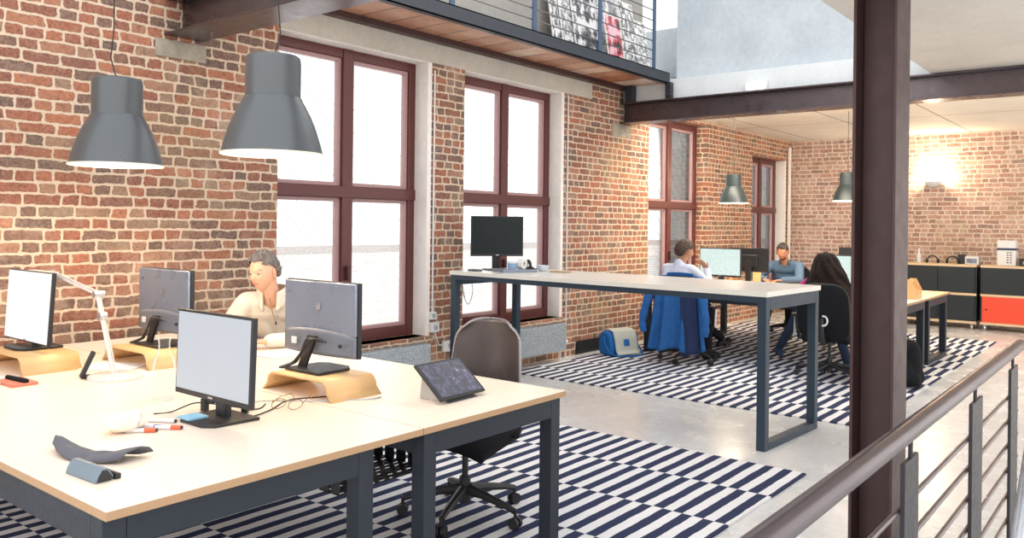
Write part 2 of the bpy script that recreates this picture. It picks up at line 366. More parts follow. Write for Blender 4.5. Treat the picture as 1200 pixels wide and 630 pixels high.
    def grid(s, fn, nu, nv, close=False, mi=0):
        vs = [fn(i/nu, j/nv) for j in range(nv+1) for i in range(nu+1)]
        fs = [(j*(nu+1)+i, j*(nu+1)+i+1, (j+1)*(nu+1)+i+1, (j+1)*(nu+1)+i) for j in range(nv) for i in range(nu)]
        s._add(vs, fs, None, mi); return s
    def build(s, name, m, parent=None, bevel=0., smooth=True, weld=False, loc=None, solid=0., sub=0):
        bm = s.bm
        if weld: bmesh.ops.remove_doubles(bm, verts=bm.verts, dist=1e-4)
        bmesh.ops.recalc_face_normals(bm, faces=bm.faces)
        me = bpy.data.meshes.new(name); bm.to_mesh(me); bm.free()
        for q in (m if isinstance(m, (list, tuple)) else [m]): me.materials.append(q)
        o = bpy.data.objects.new(name, me); C.objects.link(o)
        if parent: o.parent = parent
        if loc: o.location = loc
        if smooth:
            for p in me.polygons: p.use_smooth = True
            try: me.set_sharp_from_angle(angle=radians(38))
            except Exception: pass
        if solid:
            k = o.modifiers.new('thick', 'SOLIDIFY'); k.thickness = solid; k.offset = 0
        if sub:
            k = o.modifiers.new('sub', 'SUBSURF'); k.levels = sub; k.render_levels = sub
        if bevel:
            k = o.modifiers.new('bev', 'BEVEL'); k.width = bevel; k.segments = 2; k.limit_method = 'ANGLE'; k.angle_limit = radians(50)
        return o
def thing(name, label, cat, loc=(0,0,0), rz=0, group=None):
    o = bpy.data.objects.new(name, None); C.objects.link(o); o.location = loc; o.rotation_euler = (0,0,rz); o.empty_display_size = .1
    o['label'] = label; o['category'] = cat
    if group: o['group'] = group
    return o
def tag(o, label, cat, group=None, kind=None):
    o['label'] = label; o['category'] = cat
    if group: o['group'] = group
    if kind: o['kind'] = kind
    return o
def struct(o): o['kind'] = 'structure'; return o
def copytree(o, loc=None, rz=None, parent=None):
    c = o.copy(); C.objects.link(c)
    if parent: c.parent = parent
    for ch in o.children: copytree(ch, parent=c)
    if loc is not None: c.location = loc
    if rz is not None: c.rotation_euler = (0,0,rz)
    return c

def cat(pts, n=8):
    P = [Vector(p) for p in pts]; P = [P[0]]+P+[P[-1]]; out = []
    for i in range(1, len(P)-2):
        for k in range(n):
            t_ = k/n; a, b, c, d = P[i-1:i+3]
            out.append(.5*((2*b)+(c-a)*t_+(2*a-5*b+4*c-d)*t_*t_+(3*b-a-3*c+d)*t_**3))
    out.append(P[-2]); return out

# ------------------------------------------------------------------ setting
WF, WB = 5.32, 5.64            # brick wall faces
FX = 14.6                      # far wall
WT = 5.2
WINS = [(3.78,5.40,.46,2.97), (5.90,7.52,.46,2.97), (9.50,11.22,.46,2.96), (12.92,14.36,.46,2.66)]
def wall_boxes(mb, x0, x1, z0, z1, y0, y1, wins):
    x = x0
    for a, b, c, d in wins:
        mb.box(x, a, y0, y1, z0, z1)
        mb.box(a, b, y0, y1, z0, c); mb.box(a, b, y0, y1, d, z1); x = b
    mb.box(x, x1, y0, y1, z0, z1)
mb = MB(); wall_boxes(mb, -.6, FX, 0, 3.18, WF, WB, WINS); struct(mb.build('wall_left', M['brick'], smooth=False))
mb = MB(); mb.box(-.6, 9.3, WF, WB, 3.18, 5.2); struct(mb.build('wall_gallery', M['concrete_grey'], smooth=False))
struct(MB().box(FX, FX+.3, -1.8, WB, 0, 3.3).build('wall_far', M['brick_far'], smooth=False))
struct(MB().box(-.6, FX+.3, -1.8, WB, -.2, 0).build('floor', M['floor'], smooth=False))
struct(MB().box(3.78, 8.12, WF-.012, WF, 2.97, 3.18).box(-.6, 3.78, WF-.004, WF, 3.1, 3.18).build('trim_1', M['lintel'], smooth=False))
# limed reveals (right jamb + head)
mb = MB()
for a, b, c, d in WINS[:2]:
    mb.box(b-.006, b+.0, WF-.004, WF+.16, c, d); mb.box(b-.0, b+.045, WF-.004, WF, c-.02, d)
    mb.box(a, b, WF-.002, WF+.2, d-.006, d)
for a, b, c, d in WINS: mb.box(b-.006, b, WF+.255, WB+.01, c, d).box(a, b, WF+.255, WB+.01, c, c+.006).box(a, b, WF+.255, WB+.01, d-.006, d)
mb.box(WINS[3][1]-.006, WINS[3][1]+.06, WF-.004, WF+.16, WINS[3][2], WINS[3][3])
struct(mb.build('trim_2', M['reveal'], smooth=False))
def window(i, a, b, c, d, trans):
    w = thing('window_%d' % i, 'x', 'window'); del w['label']; del w['category']; w['kind'] = 'structure'
    w.location = ((a+b)/2, WF+.16, c); W = b-a; H = d-c; h = W/2; t = trans-c
    f = MB(); fw = .085
    f.box(-h, -h+fw, 0, .09, 0, H); f.box(h-fw, h, 0, .09, 0, H); f.box(-h+fw, h-fw, .0005, .0895, 0, fw+.01); f.box(-h+fw, h-fw, .0005, .0895, H-fw, H)
    f.box(-.055, .055, -.012, .088, .001, H-.001); f.box(-h+.001, h-.001, -.015, .086, t-.05, t+.05)
    f.build('window_frame', M['window_red'], w, bevel=.006)
    for x0, x1 in ((-h+fw, -.055), (.055, h-fw)):
        for z0, z1 in ((fw+.01, t-.05), (t+.05, H-fw)):
            sfm = MB(); k = .032
            sfm.box(x0, x0+k, .02, .075, z0, z1).box(x1-k, x1, .02, .075, z0, z1).box(x0+k, x1-k, .021, .074, z0, z0+k).box(x0+k, x1-k, .021, .074, z1-k, z1)
            so = sfm.build('sash', M['window_light'], w, bevel=.003)
            MB().box(x0+k, x1-k, .045, .05, z0+k, z1-k).build('window_pane', M['glass'], so, smooth=False)
    hd = MB(); hd.box(-.02, .0, -.05, -.012, t*.42, t*.42+.12); hd.box(-.02, -.008, -.012, .0, t*.42+.04, t*.42+.07); hd.build('window_handle', M['steel_brown'], w, bevel=.003)
for i, (a, b, c, d) in enumerate(WINS): window(i+1, a, b, c, d, 1.75 if i < 2 else 1.78)
mb = MB()
for a, b, c, d in WINS[:2]:
    mb.box(a-.0, b+.06, WF-.05, WF+.15, c-.07, c)
struct(mb.build('trim_3', M['brick'], smooth=False, bevel=.004))
# beams
def hbeam(name, x0, x1, y0, y1, z0, z1, m, t=.016):
    b = MB(); c = (x0+x1)/2
    b.box(x0, x1, y0, y1, z0, z0+t).box(x0, x1, y0, y1, z1-t, z1).box(c-.006, c+.006, y0, y1, z0+t, z1-t)
    return struct(b.build(name, m, smooth=False, bevel=.003))
hbeam('trim_4', 2.86, 3.14, .6, WF+.05, 2.745, 3.0, M['steel_beam'])
hbeam('trim_5', 8.75, 9.0, -1.6, WF+.05, 2.75, 3.0, M['steel_beam'])
struct(MB().box(2.80, 3.17, WF-.012, WF+.1, 2.60, 2.72).build('trim_6', M['plaster_stone'], bevel=.004))
struct(MB().box(8.58, 9.02, WF-.012, WF+.1, 2.585, 2.74).build('trim_7', M['plaster_stone'], bevel=.004))
# right-hand slab, gable wall and far ceiling
struct(MB().box(3.0, 8.95, -1.8, 1.82, 3.002, 3.3).build('ceiling', M['soffit'], smooth=False))
struct(MB().box(8.98, 9.22, 1.5, 4.66, 3.24, 5.2).build('wall_upper', M['concrete_blue'], smooth=False))
struct(MB().box(8.86, 9.22, 1.0, WF, 3.003, 3.25).build('trim_8', M['band'], smooth=False))
struct(MB().box(9.22, FX+.3, -1.8, WB, 3.02, 3.3).box(9.001, 9.22, -1.8, WB-.46, 2.96, 3.0).build('ceiling_far', M['ceil'], smooth=False))
# gallery
struct(MB().box(3.14, 9.7, 4.70, WF, 3.2, 3.26).build('trim_9', M['terracotta'], smooth=False))
b = MB(); b.box(3.0, 8.78, 4.648, 4.66, 3.18, 3.305).box(3.0, 8.78, 4.648, 4.72, 3.18, 3.19).box(3.0, 8.78, 4.648, 4.72, 3.295, 3.305)
struct(b.build('trim_10', M['steel_channel'], smooth=False))
struct(MB().box(3.14, 8.8, WF-.10, WF-.012, 3.15, 3.2).build('trim_11', M['steel_brown'], smooth=False, bevel=.004))
struct(MB().box(3.14, 9.7, 4.72, WF, 3.26, 3.30).build('trim_12', M['concrete_grey'], smooth=False))
b = MB(); b.box(8.77, 8.86, 4.64, 4.70, 3.0, 3.2).box(8.71, 8.78, 4.60, 4.645, 3.03, 3.18)
b.box(8.74, 8.85, 5.14, 5.24, 3.0, 3.2)
for yy in (4.60,):
    for zz in (3.07, 3.13): b.cone((8.735, 4.60, zz), (8.735, 4.592, zz), .008, n=8)
struct(b.build('trim_13', M['steel_channel'], smooth=False))
struct(MB().box(9.7, 9.9, 4.2, 6.4, 3.2, 4.08).build('wall_gallery_end', M['concrete_blue'], smooth=False))
gr = thing('gallery_railing', 'blue grey steel railing with thin rods along the upper gallery edge', 'railing', (3.2, 4.69, 3.305))
for px in (3.90, 5.03, 6.17, 7.31, 8.47):
    MB().box(px-3.2-.03, px-3.2+.03, -.008, .008, 0, .95).build('railing_post', M['steel_blue'], gr, bevel=.002)
for z in (.12, .225, .335, .455, .57, .69):
    MB().cone((-.1, .0155, z), (5.32, .0155, z), .007, n=8).build('railing_rod', M['rod'], gr)
MB().cone((-.1, 0, .97), (5.32, 0, .97), .022, n=14).build('handrail', M['steel_blue'], gr)
# posters leaning on the gallery wall
PS = [(7.08,.20,.95,.0), (7.22,.26,.95,.03), (7.42,.48,1.05,.06), (7.95,.34,.62,.14), (7.98,.60,1.05,.02), (8.28,.34,.85,.15), (8.62,.36,.70,.10)]
PC = [((.7,.7,.7),(.05,.05,.05),(.85,.85,.85),9), ((.8,.8,.8),(.1,.1,.12),(.75,.75,.75),12), ((.03,.03,.04),(.12,.12,.14),(.8,.8,.8),6), ((.02,.02,.02),(.6,.06,.08),(.85,.55,.62),6),
      ((.6,.62,.64),(.2,.2,.22),(.8,.8,.8),5), ((.85,.85,.85),(.05,.05,.05),(.8,.8,.78),7), ((.8,.8,.8),(.15,.15,.15),(.9,.9,.9),10)]
PL = ['narrow black and white print, leftmost of the posters leaning on the gallery wall', 'pale poster with thin dark columns, second from the left on the gallery',
      'large dark poster with white patches beside the middle gallery post', 'red and pink abstract poster standing in front on the gallery',
      'tall grey poster standing behind the red and pink one', 'white poster with black blots right of the red one on the gallery', 'pale speckled poster at the right end of the gallery row']
for i, ((px, w, h, dy), pc) in enumerate(zip(PS, PC)):
    t = thing('poster', PL[i], 'poster', (px, WF-.22-dy, 3.302), 0, 'posters leaning on the gallery wall'); t.rotation_euler = (-.16, 0, 0)
    MB().box(0, w, 0, .012, 0, h).build('poster_board', M['white_paper'], t, smooth=False)
    MB().box(.015, w-.015, -.002, 0, .015, h-.015).build('poster_print', poster_mat(i, *pc), t, smooth=False)
# column
t = thing('steel_column', 'tall oxide brown steel H column beside the stair handrail', 'column', (3.88, 1.005, 0)); 
cb = MB(); hw, hh = .115, .09
cb.box(-hw, hw, -hh, -hh+.014, 0, 3.0).box(-hw, hw, hh-.014, hh, 0, 3.0).box(-.005, .005, -hh+.014, hh-.014, 0, 3.0)
cb.build('column_shaft', M['steel_col'], t, smooth=False, bevel=.003)
bp = MB().box(-.2, .2, -.16, .16, 0, .02)
for sx in (-.17, .17):
    for sy in (-.13, .13): bp.cone((sx, sy, .02), (sx, sy, .045), .014, n=6)
bp.build('base_plate', M['steel_col'], t, smooth=False, bevel=.002)
# stair railing
RY = .53
t = thing('stair_railing', 'dark bronze tubular handrail on flat steel posts with horizontal rods, front right', 'railing', (0, RY, 0))
pts = [(.55, 0, .968), (4.42, 0, .968)]
hr = MB().cone(*pts, .026, n=24); hr.ball((4.42, 0, .968), .026, 24); hr.build('handrail', M['steel_rail'], t)
for px in (.95, 2.285, 3.215, 4.11):
    MB().box(px, px+.0 + (.15 if px < 3 else .2), -.006, .006, 0, .893).build('railing_post', M['steel_post'], t, bevel=.0015, smooth=False)
    MB().cone((px+.08, 0, .885), (px+.08, 0, .945), .006, n=8).build('saddle_pin', M['steel_post'], t)
for z in (.765, .66, .555, .45, .34, .23, .12):
    MB().cone((.6, .0135, z), (4.45, .0135, z), .0075, n=10).build('railing_rod', M['rod'], t)
t = tag(MB().tube([(2.2, .33, .22), (2.745, .33, .60), (3.05, .33, .82), (3.14, .33, .87)], .021, 16).build('stair_handrail', M['silver']), 'polished silver sloping stair handrail at the bottom right corner', 'handrail')
tag(MB().cone((2.3, .33, 0), (2.3, .33, .28), .012).build('handrail_post', M['silver']), 'thin silver upright carrying the sloping stair handrail', 'post')

# radiators, sockets, conduits, vent
def radiator(x0, x1, label):
    t = thing('radiator', label, 'radiator', ((x0+x1)/2, WF-.12, 0), 0, 'radiators under the tall windows'); h = (x1-x0)/2
    MB().box(-h, h, -.05, .05, .12, .415).build('radiator_panel', M['radiator'], t, bevel=.006)
    g_ = MB()
    for k in range(int(2*h/.03)): g_.box(-h+.01+k*.03, -h+.022+k*.03, -.04, .04, .415, .421)
    g_.build('top_grille', M['silver'], t, smooth=False)
    [MB().cone((q, 0, 0), (q, 0, .13), .012).build('radiator_foot', M['white_pl'], t) for q in (h-.05, -h+.05)]
    MB().cone((h, 0, .2), (h+.03, 0, .2), .01).cone((h+.03, 0, .2), (h+.08, 0, .2), .022).build('valve', M['white_pl'], t)
radiator(3.85, 5.30, 'speckled grey panel radiator under the left tall window')
radiator(6.15, 7.42, 'speckled grey panel radiator under the window behind the standing table')
radiator(9.6, 11.1, 'speckled grey radiator under the window beside the blue coat')
tag(MB().tube([(5.47, WF-.015, .62), (5.47, WF-.015, 2.9)], .008, 8).build('cable_conduit', M['white_pl']), 'thin grey cable conduit down the brick beside the left tall window', 'conduit')
tag(MB().tube([(7.62, WF-.02, .0), (7.62, WF-.02, 2.95)], .008, 8).build('cable_conduit', M['white_pl']), 'thin conduit up the brick right of the second tall window', 'conduit')
tag(MB().tube([(14.48, WF-.04, 0), (14.48, WF-.04, 2.9)], .03, 10).build('heating_pipe', M['reveal']), 'cream vertical pipe in the far brick corner', 'pipe')
def sock(x, z, w, h, label, y=WF):
    t = thing('wall_socket', label, 'socket', (x, y, z)); MB().box(-w/2, w/2, -.035, 0, -h/2, h/2).build('socket_box', M['white_pl'], t, bevel=.005)
    MB().cone((0, -.0355, 0), (0, -.030, 0), min(w, h)*.32, n=20).build('socket_face', M['silver'], t)
sock(5.475, .64, .07, .07, 'small white switch box on the conduit end beside the left window')
sock(5.50, .53, .10, .09, 'white socket box just under the small switch box')
sock(5.70, .34, .17, .10, 'double white socket box low on the brick pier between the windows')
tag(MB().tube([(5.5,WF-.02,.49),(5.52,WF-.03,.42),(5.56,WF-.02,.36),(5.62,WF-.015,.35)], .006, 6).build('socket_cable', M['white_pl']), 'short white cable looping between the two wall socket boxes', 'cable')
v = MB()
for k in range(5): v.box(7.87, 8.36, WF-.02, WF+.0, .0+.02+k*.022, .014+.02+k*.022)
v.box(7.85, 8.38, WF-.012, WF, .0, .15)
tag(v.build('air_vent', M['black'], smooth=False), 'black slatted air vent at the foot of the brick wall by the blue bag', 'vent')
v = MB().box(-.5, 3.7, WF-.11, WF-.0, .60, .66); tag(v.build('cable_trunking', M['frame_dark'], smooth=False, bevel=.004), 'dark trunking shelf along the brick wall behind the desks', 'trunking')
# emergency light and sconce
t = thing('emergency_light', 'white twin spot emergency light on the steel beam', 'emergency light', (8.86, 3.60, 3.005))
MB().box(-.05, 0, -.13, .13, 0, .105).build('light_housing', M['white_pl'], t, bevel=.006)
for s_ in (-.06, .06):
    MB().ball((-.055, s_, .055), (.02, .045, .04), 16).build('spot_lens', glow('emergency_lens', (1,.97,.9), 5), t)
t = thing('wall_sconce', 'small round uplight sconce glowing on the far brick wall', 'wall lamp', (FX, 2.96, 2.22))
MB().lathe([(0,-.07),(.06,-.06),(.11,-.02),(.13,.03),(.125,.03),(.1,-.01),(0,-.04)], (-.13,0,0), 24).build('sconce_bowl', M['white_pl'], t)
MB().ball((-.13,0,.035), .065, 16).build('bulb', glow('sconce_bulb', (1,.85,.6), 16), t)
MB().box(-.03, 0, -.04, .04, -.06, .03).build('wall_plate', M['white_pl'], t)

# rugs
def rug(label, x, y, w, d):
    o = MB().box(-w, 0, 0, d, .001, .012).build('striped_rug', M['rug'], smooth=False, loc=(x, y, 0)); tag(o, label, 'rug')
rug('black and white striped flatweave rug under the front desks', 5.0, 1.70, 4.9, 3.45)
rug('large black and white striped rug under the far desks', 12.5, 1.77, 6.05, 3.36)

# exterior
t = thing('neighbouring_building', 'white building with a glowing facade seen through the tall windows', 'building', (8.5, 10, -2))
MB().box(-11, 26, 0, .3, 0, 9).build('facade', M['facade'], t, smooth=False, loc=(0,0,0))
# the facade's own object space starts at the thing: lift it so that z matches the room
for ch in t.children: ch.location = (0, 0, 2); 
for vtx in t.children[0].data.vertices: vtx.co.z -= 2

# ------------------------------------------------------------------ tables
def loop_frame(t, x0, x1, y, z1, w, m, foot=True, dep=None):
    dep = dep or w
    y0, y1 = (y, y+dep)
    MB().box(x0, x0+w, y0, y1, 0, z1).build('leg', m, t, bevel=.003, smooth=False)
    MB().box(x1-w, x1, y0, y1, 0, z1).build('leg', m, t, bevel=.003, smooth=False)
    MB().box(x0+w, x1-w, y0, y1, z1-.09, z1).build('top_rail', m, t, bevel=.003, smooth=False)
    if foot: MB().box(x0+w, x1-w, y0, y1, 0, .05).build('foot_rail', m, t, bevel=.003, smooth=False)
def table(name, label, cat, x0, x1, y0, y1, z, fx0, fx1, mtop, medge, mfr, leg=.065, ins=.03, th=.025, group=None, gz=.0125, sr=.09):
    t = thing(name, label, cat, (x0, y0, gz), 0, group); W = x1-x0; D = y1-y0; z -= gz
    o = MB(); e = .0
    o.box(0, W, 0, D, z-th, z)
    ob = o.build('table_top', [mtop, medge], t, smooth=False, bevel=.0015)
    for p in ob.data.polygons:
        if abs(p.normal.z) < .5: p.material_index = 1
    a, b = fx0-x0, fx1-x0; zt = z-th
    loop_frame(t, a, b, ins, zt, leg, mfr); loop_frame(t, a, b, D-ins-leg, zt, leg, mfr)
    for xx in (a, b-leg): MB().box(xx, xx+leg, ins+leg, D-ins-leg, zt-sr, zt).build('side_rail', mfr, t, bevel=.003, smooth=False)
    return t
DH = .755
table('desk', 'pale birch bench desk carrying the lamp and the front monitor', 'desk', .99, 2.128, 2.10, 5.10, DH, .995, 1.918, M['desk'], M['desk_edge'], M['frame_dark'], group=None)
table('desk', 'pale birch bench desk with the propped tablet on its corner', 'desk', 2.131, 3.03, 2.10, 5.10, DH, 2.163, 3.025, M['desk'], M['desk_edge'], M['frame_dark'])
HT = 1.065
table('standing_table', 'long high standing table with ivory top and slate blue steel legs', 'table', 5.31, 6.23, 2.075, 5.11, HT, 5.32, 6.22, M['desk_white'], M['desk_white'], M['frame_blue'], leg=.062, ins=.01, th=.036, gz=0, sr=.042).rotation_euler = (0, 0, radians(-3.2))
table('far_desk', 'ivory topped bench desk where the person with the blue coat sits', 'desk', 8.53, 9.66, 2.0, 4.86, DH, 8.55, 9.62, M['desk_white'], M['desk_edge'], M['frame_dark'], leg=.07)
table('far_desk', 'bench desk with pale wooden end near the black cabinets', 'desk', 9.66, 10.76, 2.0, 4.86, DH, 9.80, 10.74, M['ply'], M['desk_edge'], M['frame_dark'], leg=.07)
tr = MB(); tr.box(0,.46,0,1.3,0,.003).box(0,.003,0,1.3,0,.07).box(.457,.46,0,1.3,0,.07); 
tag(tr.build('cable_tray', M['perf'], smooth=False, loc=(1.95, 2.35, .50)), 'black perforated steel cable tray slung under the front desks', 'cable tray')

# ------------------------------------------------------------------ monitors
def monitor(label, loc, rz, w, h, lift, scr, kind='plain', tilt=0., back='black', foot=(.19,.24), group='monitors', footmat='black'):
    """front faces local +X; loc = centre of foot on what carries it; lift = bottom of the panel above it"""
    t = thing('monitor', label, 'monitor', loc, rz, group)
    mt = Matrix.Translation((0,0,lift+h/2)) @ Matrix.Rotation(-tilt, 4, 'Y') @ Matrix.Translation((0,0,0))
    bez = .010 if kind != 'flush' else .005; low = .022 if kind != 'flush' else .008
    b = MB(); b.box(-.010, .012, -w/2, w/2, -h/2, h/2, mt)
    casing = b.build('casing', M['black' if back == 'black' else 'black'], t, bevel=.004, smooth=False)
    MB().box(.012, .0135, -w/2+bez, w/2-bez, -h/2+low, h/2-bez, mt).build('screen', M[scr], t, smooth=False)
    if kind == 'silver':
        MB().box(-.024, -.010, -w/2+.003, w/2-.003, -h/2+.095, h/2-.003, mt).build('back_cover', M['monitor_back'], t, bevel=.006)
        lo = MB()
        def arc(u, v):
            y = (u-.5)*(w-.006); bulge = .030*(1-(2*u-1)**2); zt = -h/2+.115-.022*(2*u-1)**2
            z = -h/2+.003 + (zt+h/2-.003)*v
            return mt @ Vector((-.018-bulge*(.35+.65*(1-v)), y, z))
        lo.grid(arc, 20, 6); lo.build('port_panel', M['monitor_back_low'], t, solid=.006)
        pt = MB(); pt.cbox((-.056, w*.26, -h/2+.055), (.008, .035, .03)); ob = pt.build('port_cover', M['white_pl'], t, bevel=.003); ob.matrix_local = mt
        pt = MB(); pt.cbox((-.05, -w*.36, -h/2+.055), (.008, .014, .014)); ob = pt.build('power_port', M['black'], t); ob.matrix_local = mt
        pt = MB().lathe([(.0,0),(.016,0),(.018,.003),(.012,.003),(.012,.001),(0,.001)], n=20); ob = pt.build('round_emblem', M['silver'], t); ob.matrix_local = mt @ Matrix.Translation((-.0245,0,.05)) @ Matrix.Rotation(-pi/2, 4, 'Y')
        # slanting stand behind
        MB().prism([(.095,.010),(.045,.010),(-.03,lift+.085),(.03,lift+.085)], -.062, -.05, 'x').build('stand_neck', M['black'], t)
        cb = MB()
        for q in range(4):
            o_ = q*.012
            cb.tube(cat([(-.06, -.03-o_*2, lift+.065), (-.085, .0-o_, lift+.075), (-.09, .045+o_*.3, lift*.6+.02), (-.085, .085+o_*.5, .03), (-.12, .13+o_*.6, .006)]), .0045, 6)
        cb.build('back_cables', M['black'], t)
    else:
        MB().box(-.04, -.0105, -w*.22, w*.22, -h*.28, h*.22, mt).build('back_cover', M['black'], t, bevel=.01)
        MB().box(-.05, -.025, -.035, .035, .008, lift+h*.45).build('stand_neck', M['black'], t, bevel=.004)
        MB().cbox((.0136, 0, -h/2+.011), (.001, .03, .007)).build('bezel_emblem', M['silver'], t).matrix_local = mt
    fd, fl = foot
    f = MB().prism([(-fd/2-.02,-fl/2),(fd/2-.03,-fl/2+.01),(fd/2,-fl/2+.05),(fd/2,fl/2-.05),(fd/2-.03,fl/2-.01),(-fd/2-.02,fl/2)], 0, .012)
    f.build('stand_foot', M[footmat], t, bevel=.003)
    return t
RZ = .085   # riser height
def riser(label, cx, cy, w, d=.27, z=DH):
    """bent ply arch; spans local Y"""
    t = thing('plywood_riser', label, 'monitor stand', (cx, cy, z), 0, 'bent plywood monitor risers')
    prof = []
    hw = w/2
    for k in range(7):
        a = k/6*pi/2*.82; prof.append((-hw+.055-.05*cos(a)*1.0, RZ-.05+.05*sin(a)))
    L = [(-hw-.03, 0)] + prof + [(-q, r) for q, r in reversed(prof)] + [(hw+.03, 0)]
    def f(u, v):
        n = len(L)-1; s_ = u*n; i = min(int(s_), n-1); fr = s_-i
        a, b_ = L[i], L[i+1]; return (-d/2+d*v, a[0]+(b_[0]-a[0])*fr, a[1]+(b_[1]-a[1])*fr - .004)
    MB().grid(f, len(L)-1, 1).build('bent_shell', M['ply'], t, solid=.008)
    return t
monitor('monitor facing the viewer with a blank pale screen, centre of the front desk', (1.70, 2.765, DH), pi, .50, .325, .075, 'screen_on', tilt=.03, foot=(.19,.24))
tag(MB().box(-.04,.04,-.04,.04,0,.006).build('sticky_note_pad', M['blue_note'], loc=(1.645, 2.82, DH+.0125)), 'light blue sticky note pad on the foot of the front monitor', 'note pad')
monitor('silver backed monitor hiding the arm of the man in cream, right of him', (2.34, 2.945, DH+RZ), 0, .50, .325, .07, 'screen_white', 'silver')
riser('bent plywood riser under the monitor nearest the tablet', 2.30, 2.90, .42)
monitor('silver backed monitor standing left of the man in the cream sweater', (2.26, 4.14, DH+RZ), 0, .51, .33, .07, 'screen_white', 'silver')
riser('bent plywood riser behind the glass carafe', 2.18, 4.15, .44)
monitor('white lit monitor at the left edge of the desks by the lamp', (1.74, 4.53, DH+RZ), pi, .53, .36, .03, 'screen_white', 'flush', tilt=.06)
riser('bent plywood riser under the white lit monitor at the left edge', 1.72, 4.47, .50)
monitor('black monitor switched off on the high standing table', (5.86, 4.86, HT+.0), -pi/2-.62, .50, .37, .13, 'screen_off', foot=(.18,.22))
monitor('monitor showing a pale green document in front of the person with the blue coat', (9.35, 4.24, DH), pi, .53, .345, .13, 'screen_doc')
monitor('dark backed monitor behind the green document monitor', (9.95, 4.12, DH), 0, .50, .30, .17, 'screen_doc')
monitor('pale green monitor in front of the long haired woman', (9.30, 2.72, DH), pi, .56, .35, .09, 'screen_doc')
monitor('black backed monitor rising behind the woman and the steel column', (10.0, 2.78, DH), 0, .53, .33, .18, 'screen_doc')

# ------------------------------------------------------------------ pendants
def pendant(label, x, y, zb, D, ctop, far=False, kink=(0,0)):
    t = thing('pendant_lamp', label, 'pendant lamp', (x, y, zb), 0, 'dome pendant lamps'); R = D/2; k = D/.47; m = M['pendant_far' if far else 'pendant']
    out = [(R,0),(R*.985,.012*k),(R*.93,.06*k),(R*.85,.12*k),(R*.75,.18*k),(R*.65,.225*k),(R*.585,.252*k),(R*.57,.262*k),(R*.545,.268*k),(R*.54,.28*k),(R*.54,.43*k),(R*.525,.455*k),(R*.48,.463*k),(.0,.466*k)]
    MB().lathe(out, n=48).build('lamp_shade', m, t)
    inn = [(R-.001,.0005),(R*.975,.012*k),(R*.915,.06*k),(R*.835,.12*k),(R*.735,.18*k),(R*.62,.225*k),(R*.5,.25*k),(0,.255*k)]
    MB().lathe(inn, n=48).build('shade_lining', M['pend_in'], t)
    MB().lathe([(R-.004,-.002),(R+.003,-.002),(R+.003,.006),(R-.004,.006),(R-.004,-.002)], n=48).build('shade_rim', M['pend_in'], t)
    MB().ball((0,0,.15*k), .045*k, 16).build('bulb', M['bulb'], t)
    MB().cone((0,0,.18*k), (0,0,.256*k), .02*k).build('lamp_holder', M['white_pl'], t)
    top = .466*k; kx, ky = kink
    MB().tube([(0,0,top-.005), (kx*.4,ky*.4,top+.03), (kx,ky,top+.11), (kx*.6,ky*.6,top+.26), (kx*.6,ky*.6,ctop-zb)], .0035, 6).build('cord', M['black'], t)
    L = bpy.data.lights.new('bulb_light', 'POINT'); L.energy = 15*k*k*(2.2 if far else 1); L.color = (1,.80,.55); L.shadow_soft_size = .05
    lo = bpy.data.objects.new('bulb_light', L); C.objects.link(lo); lo.parent = t; lo.location = (0,0,.075*k)
pendant('dark grey dome pendant against the brick, leftmost lamp', 2.11, 4.40, 1.784, .47, 4.6, kink=(-.02,.035))
pendant('large dark grey dome pendant hanging by the left tall window', 2.315, 3.30, 1.81, .47, 4.4, kink=(.03,-.01))
pendant('small dark pendant above the man in the denim shirt', 10.2, 4.45, 1.797, .38, 3.02, True)
pendant('small dark pendant half hidden by the steel column', 11.15, 3.29, 1.842, .38, 3.02, True)

# ------------------------------------------------------------------ desk lamp & desk things
t = thing('desk_lamp', 'white jointed desk lamp on a round base, left side of the desk', 'desk lamp', (1.85, 3.84, DH))
MB().lathe([(0,0),(.12,0),(.122,.006),(.12,.016),(.11,.02),(0,.021)], n=40).build('lamp_base', M['white_enamel'], t)
e0 = Vector((-.0,.03,.02)); e1 = Vector((-.03,.13,.385)); e2 = Vector((-.06,.56,.465))
MB().tube([e0, e0.lerp(e1,.5), e1], .009, 8).tube([e0+Vector((.016,.0,0)), e1+Vector((.016,0,-.02))], .004, 6).build('lower_arm', M['white_enamel'], t)
MB().tube([e1, e2], .0075, 8).tube([e1+Vector((0,.0,.014)), e2+Vector((0,0,.014))], .004, 6).build('upper_arm', M['white_enamel'], t)
MB().cone(e1+Vector((-.018,0,0)), e1+Vector((.03,0,0)), .017, n=20).build('joint', M['silver'], t)
MB().cone(e0.lerp(e1,.72)+Vector((-.014,0,0)), e0.lerp(e1,.72)+Vector((.02,0,0)), .02, n=16).build('joint', M['silver'], t)
MB().box(e2.x-.03, e2.x+.03, e2.y-.02, e2.y+.26, e2.z-.012, e2.z+.008).build('lamp_head', M['white_enamel'], t, bevel=.006)
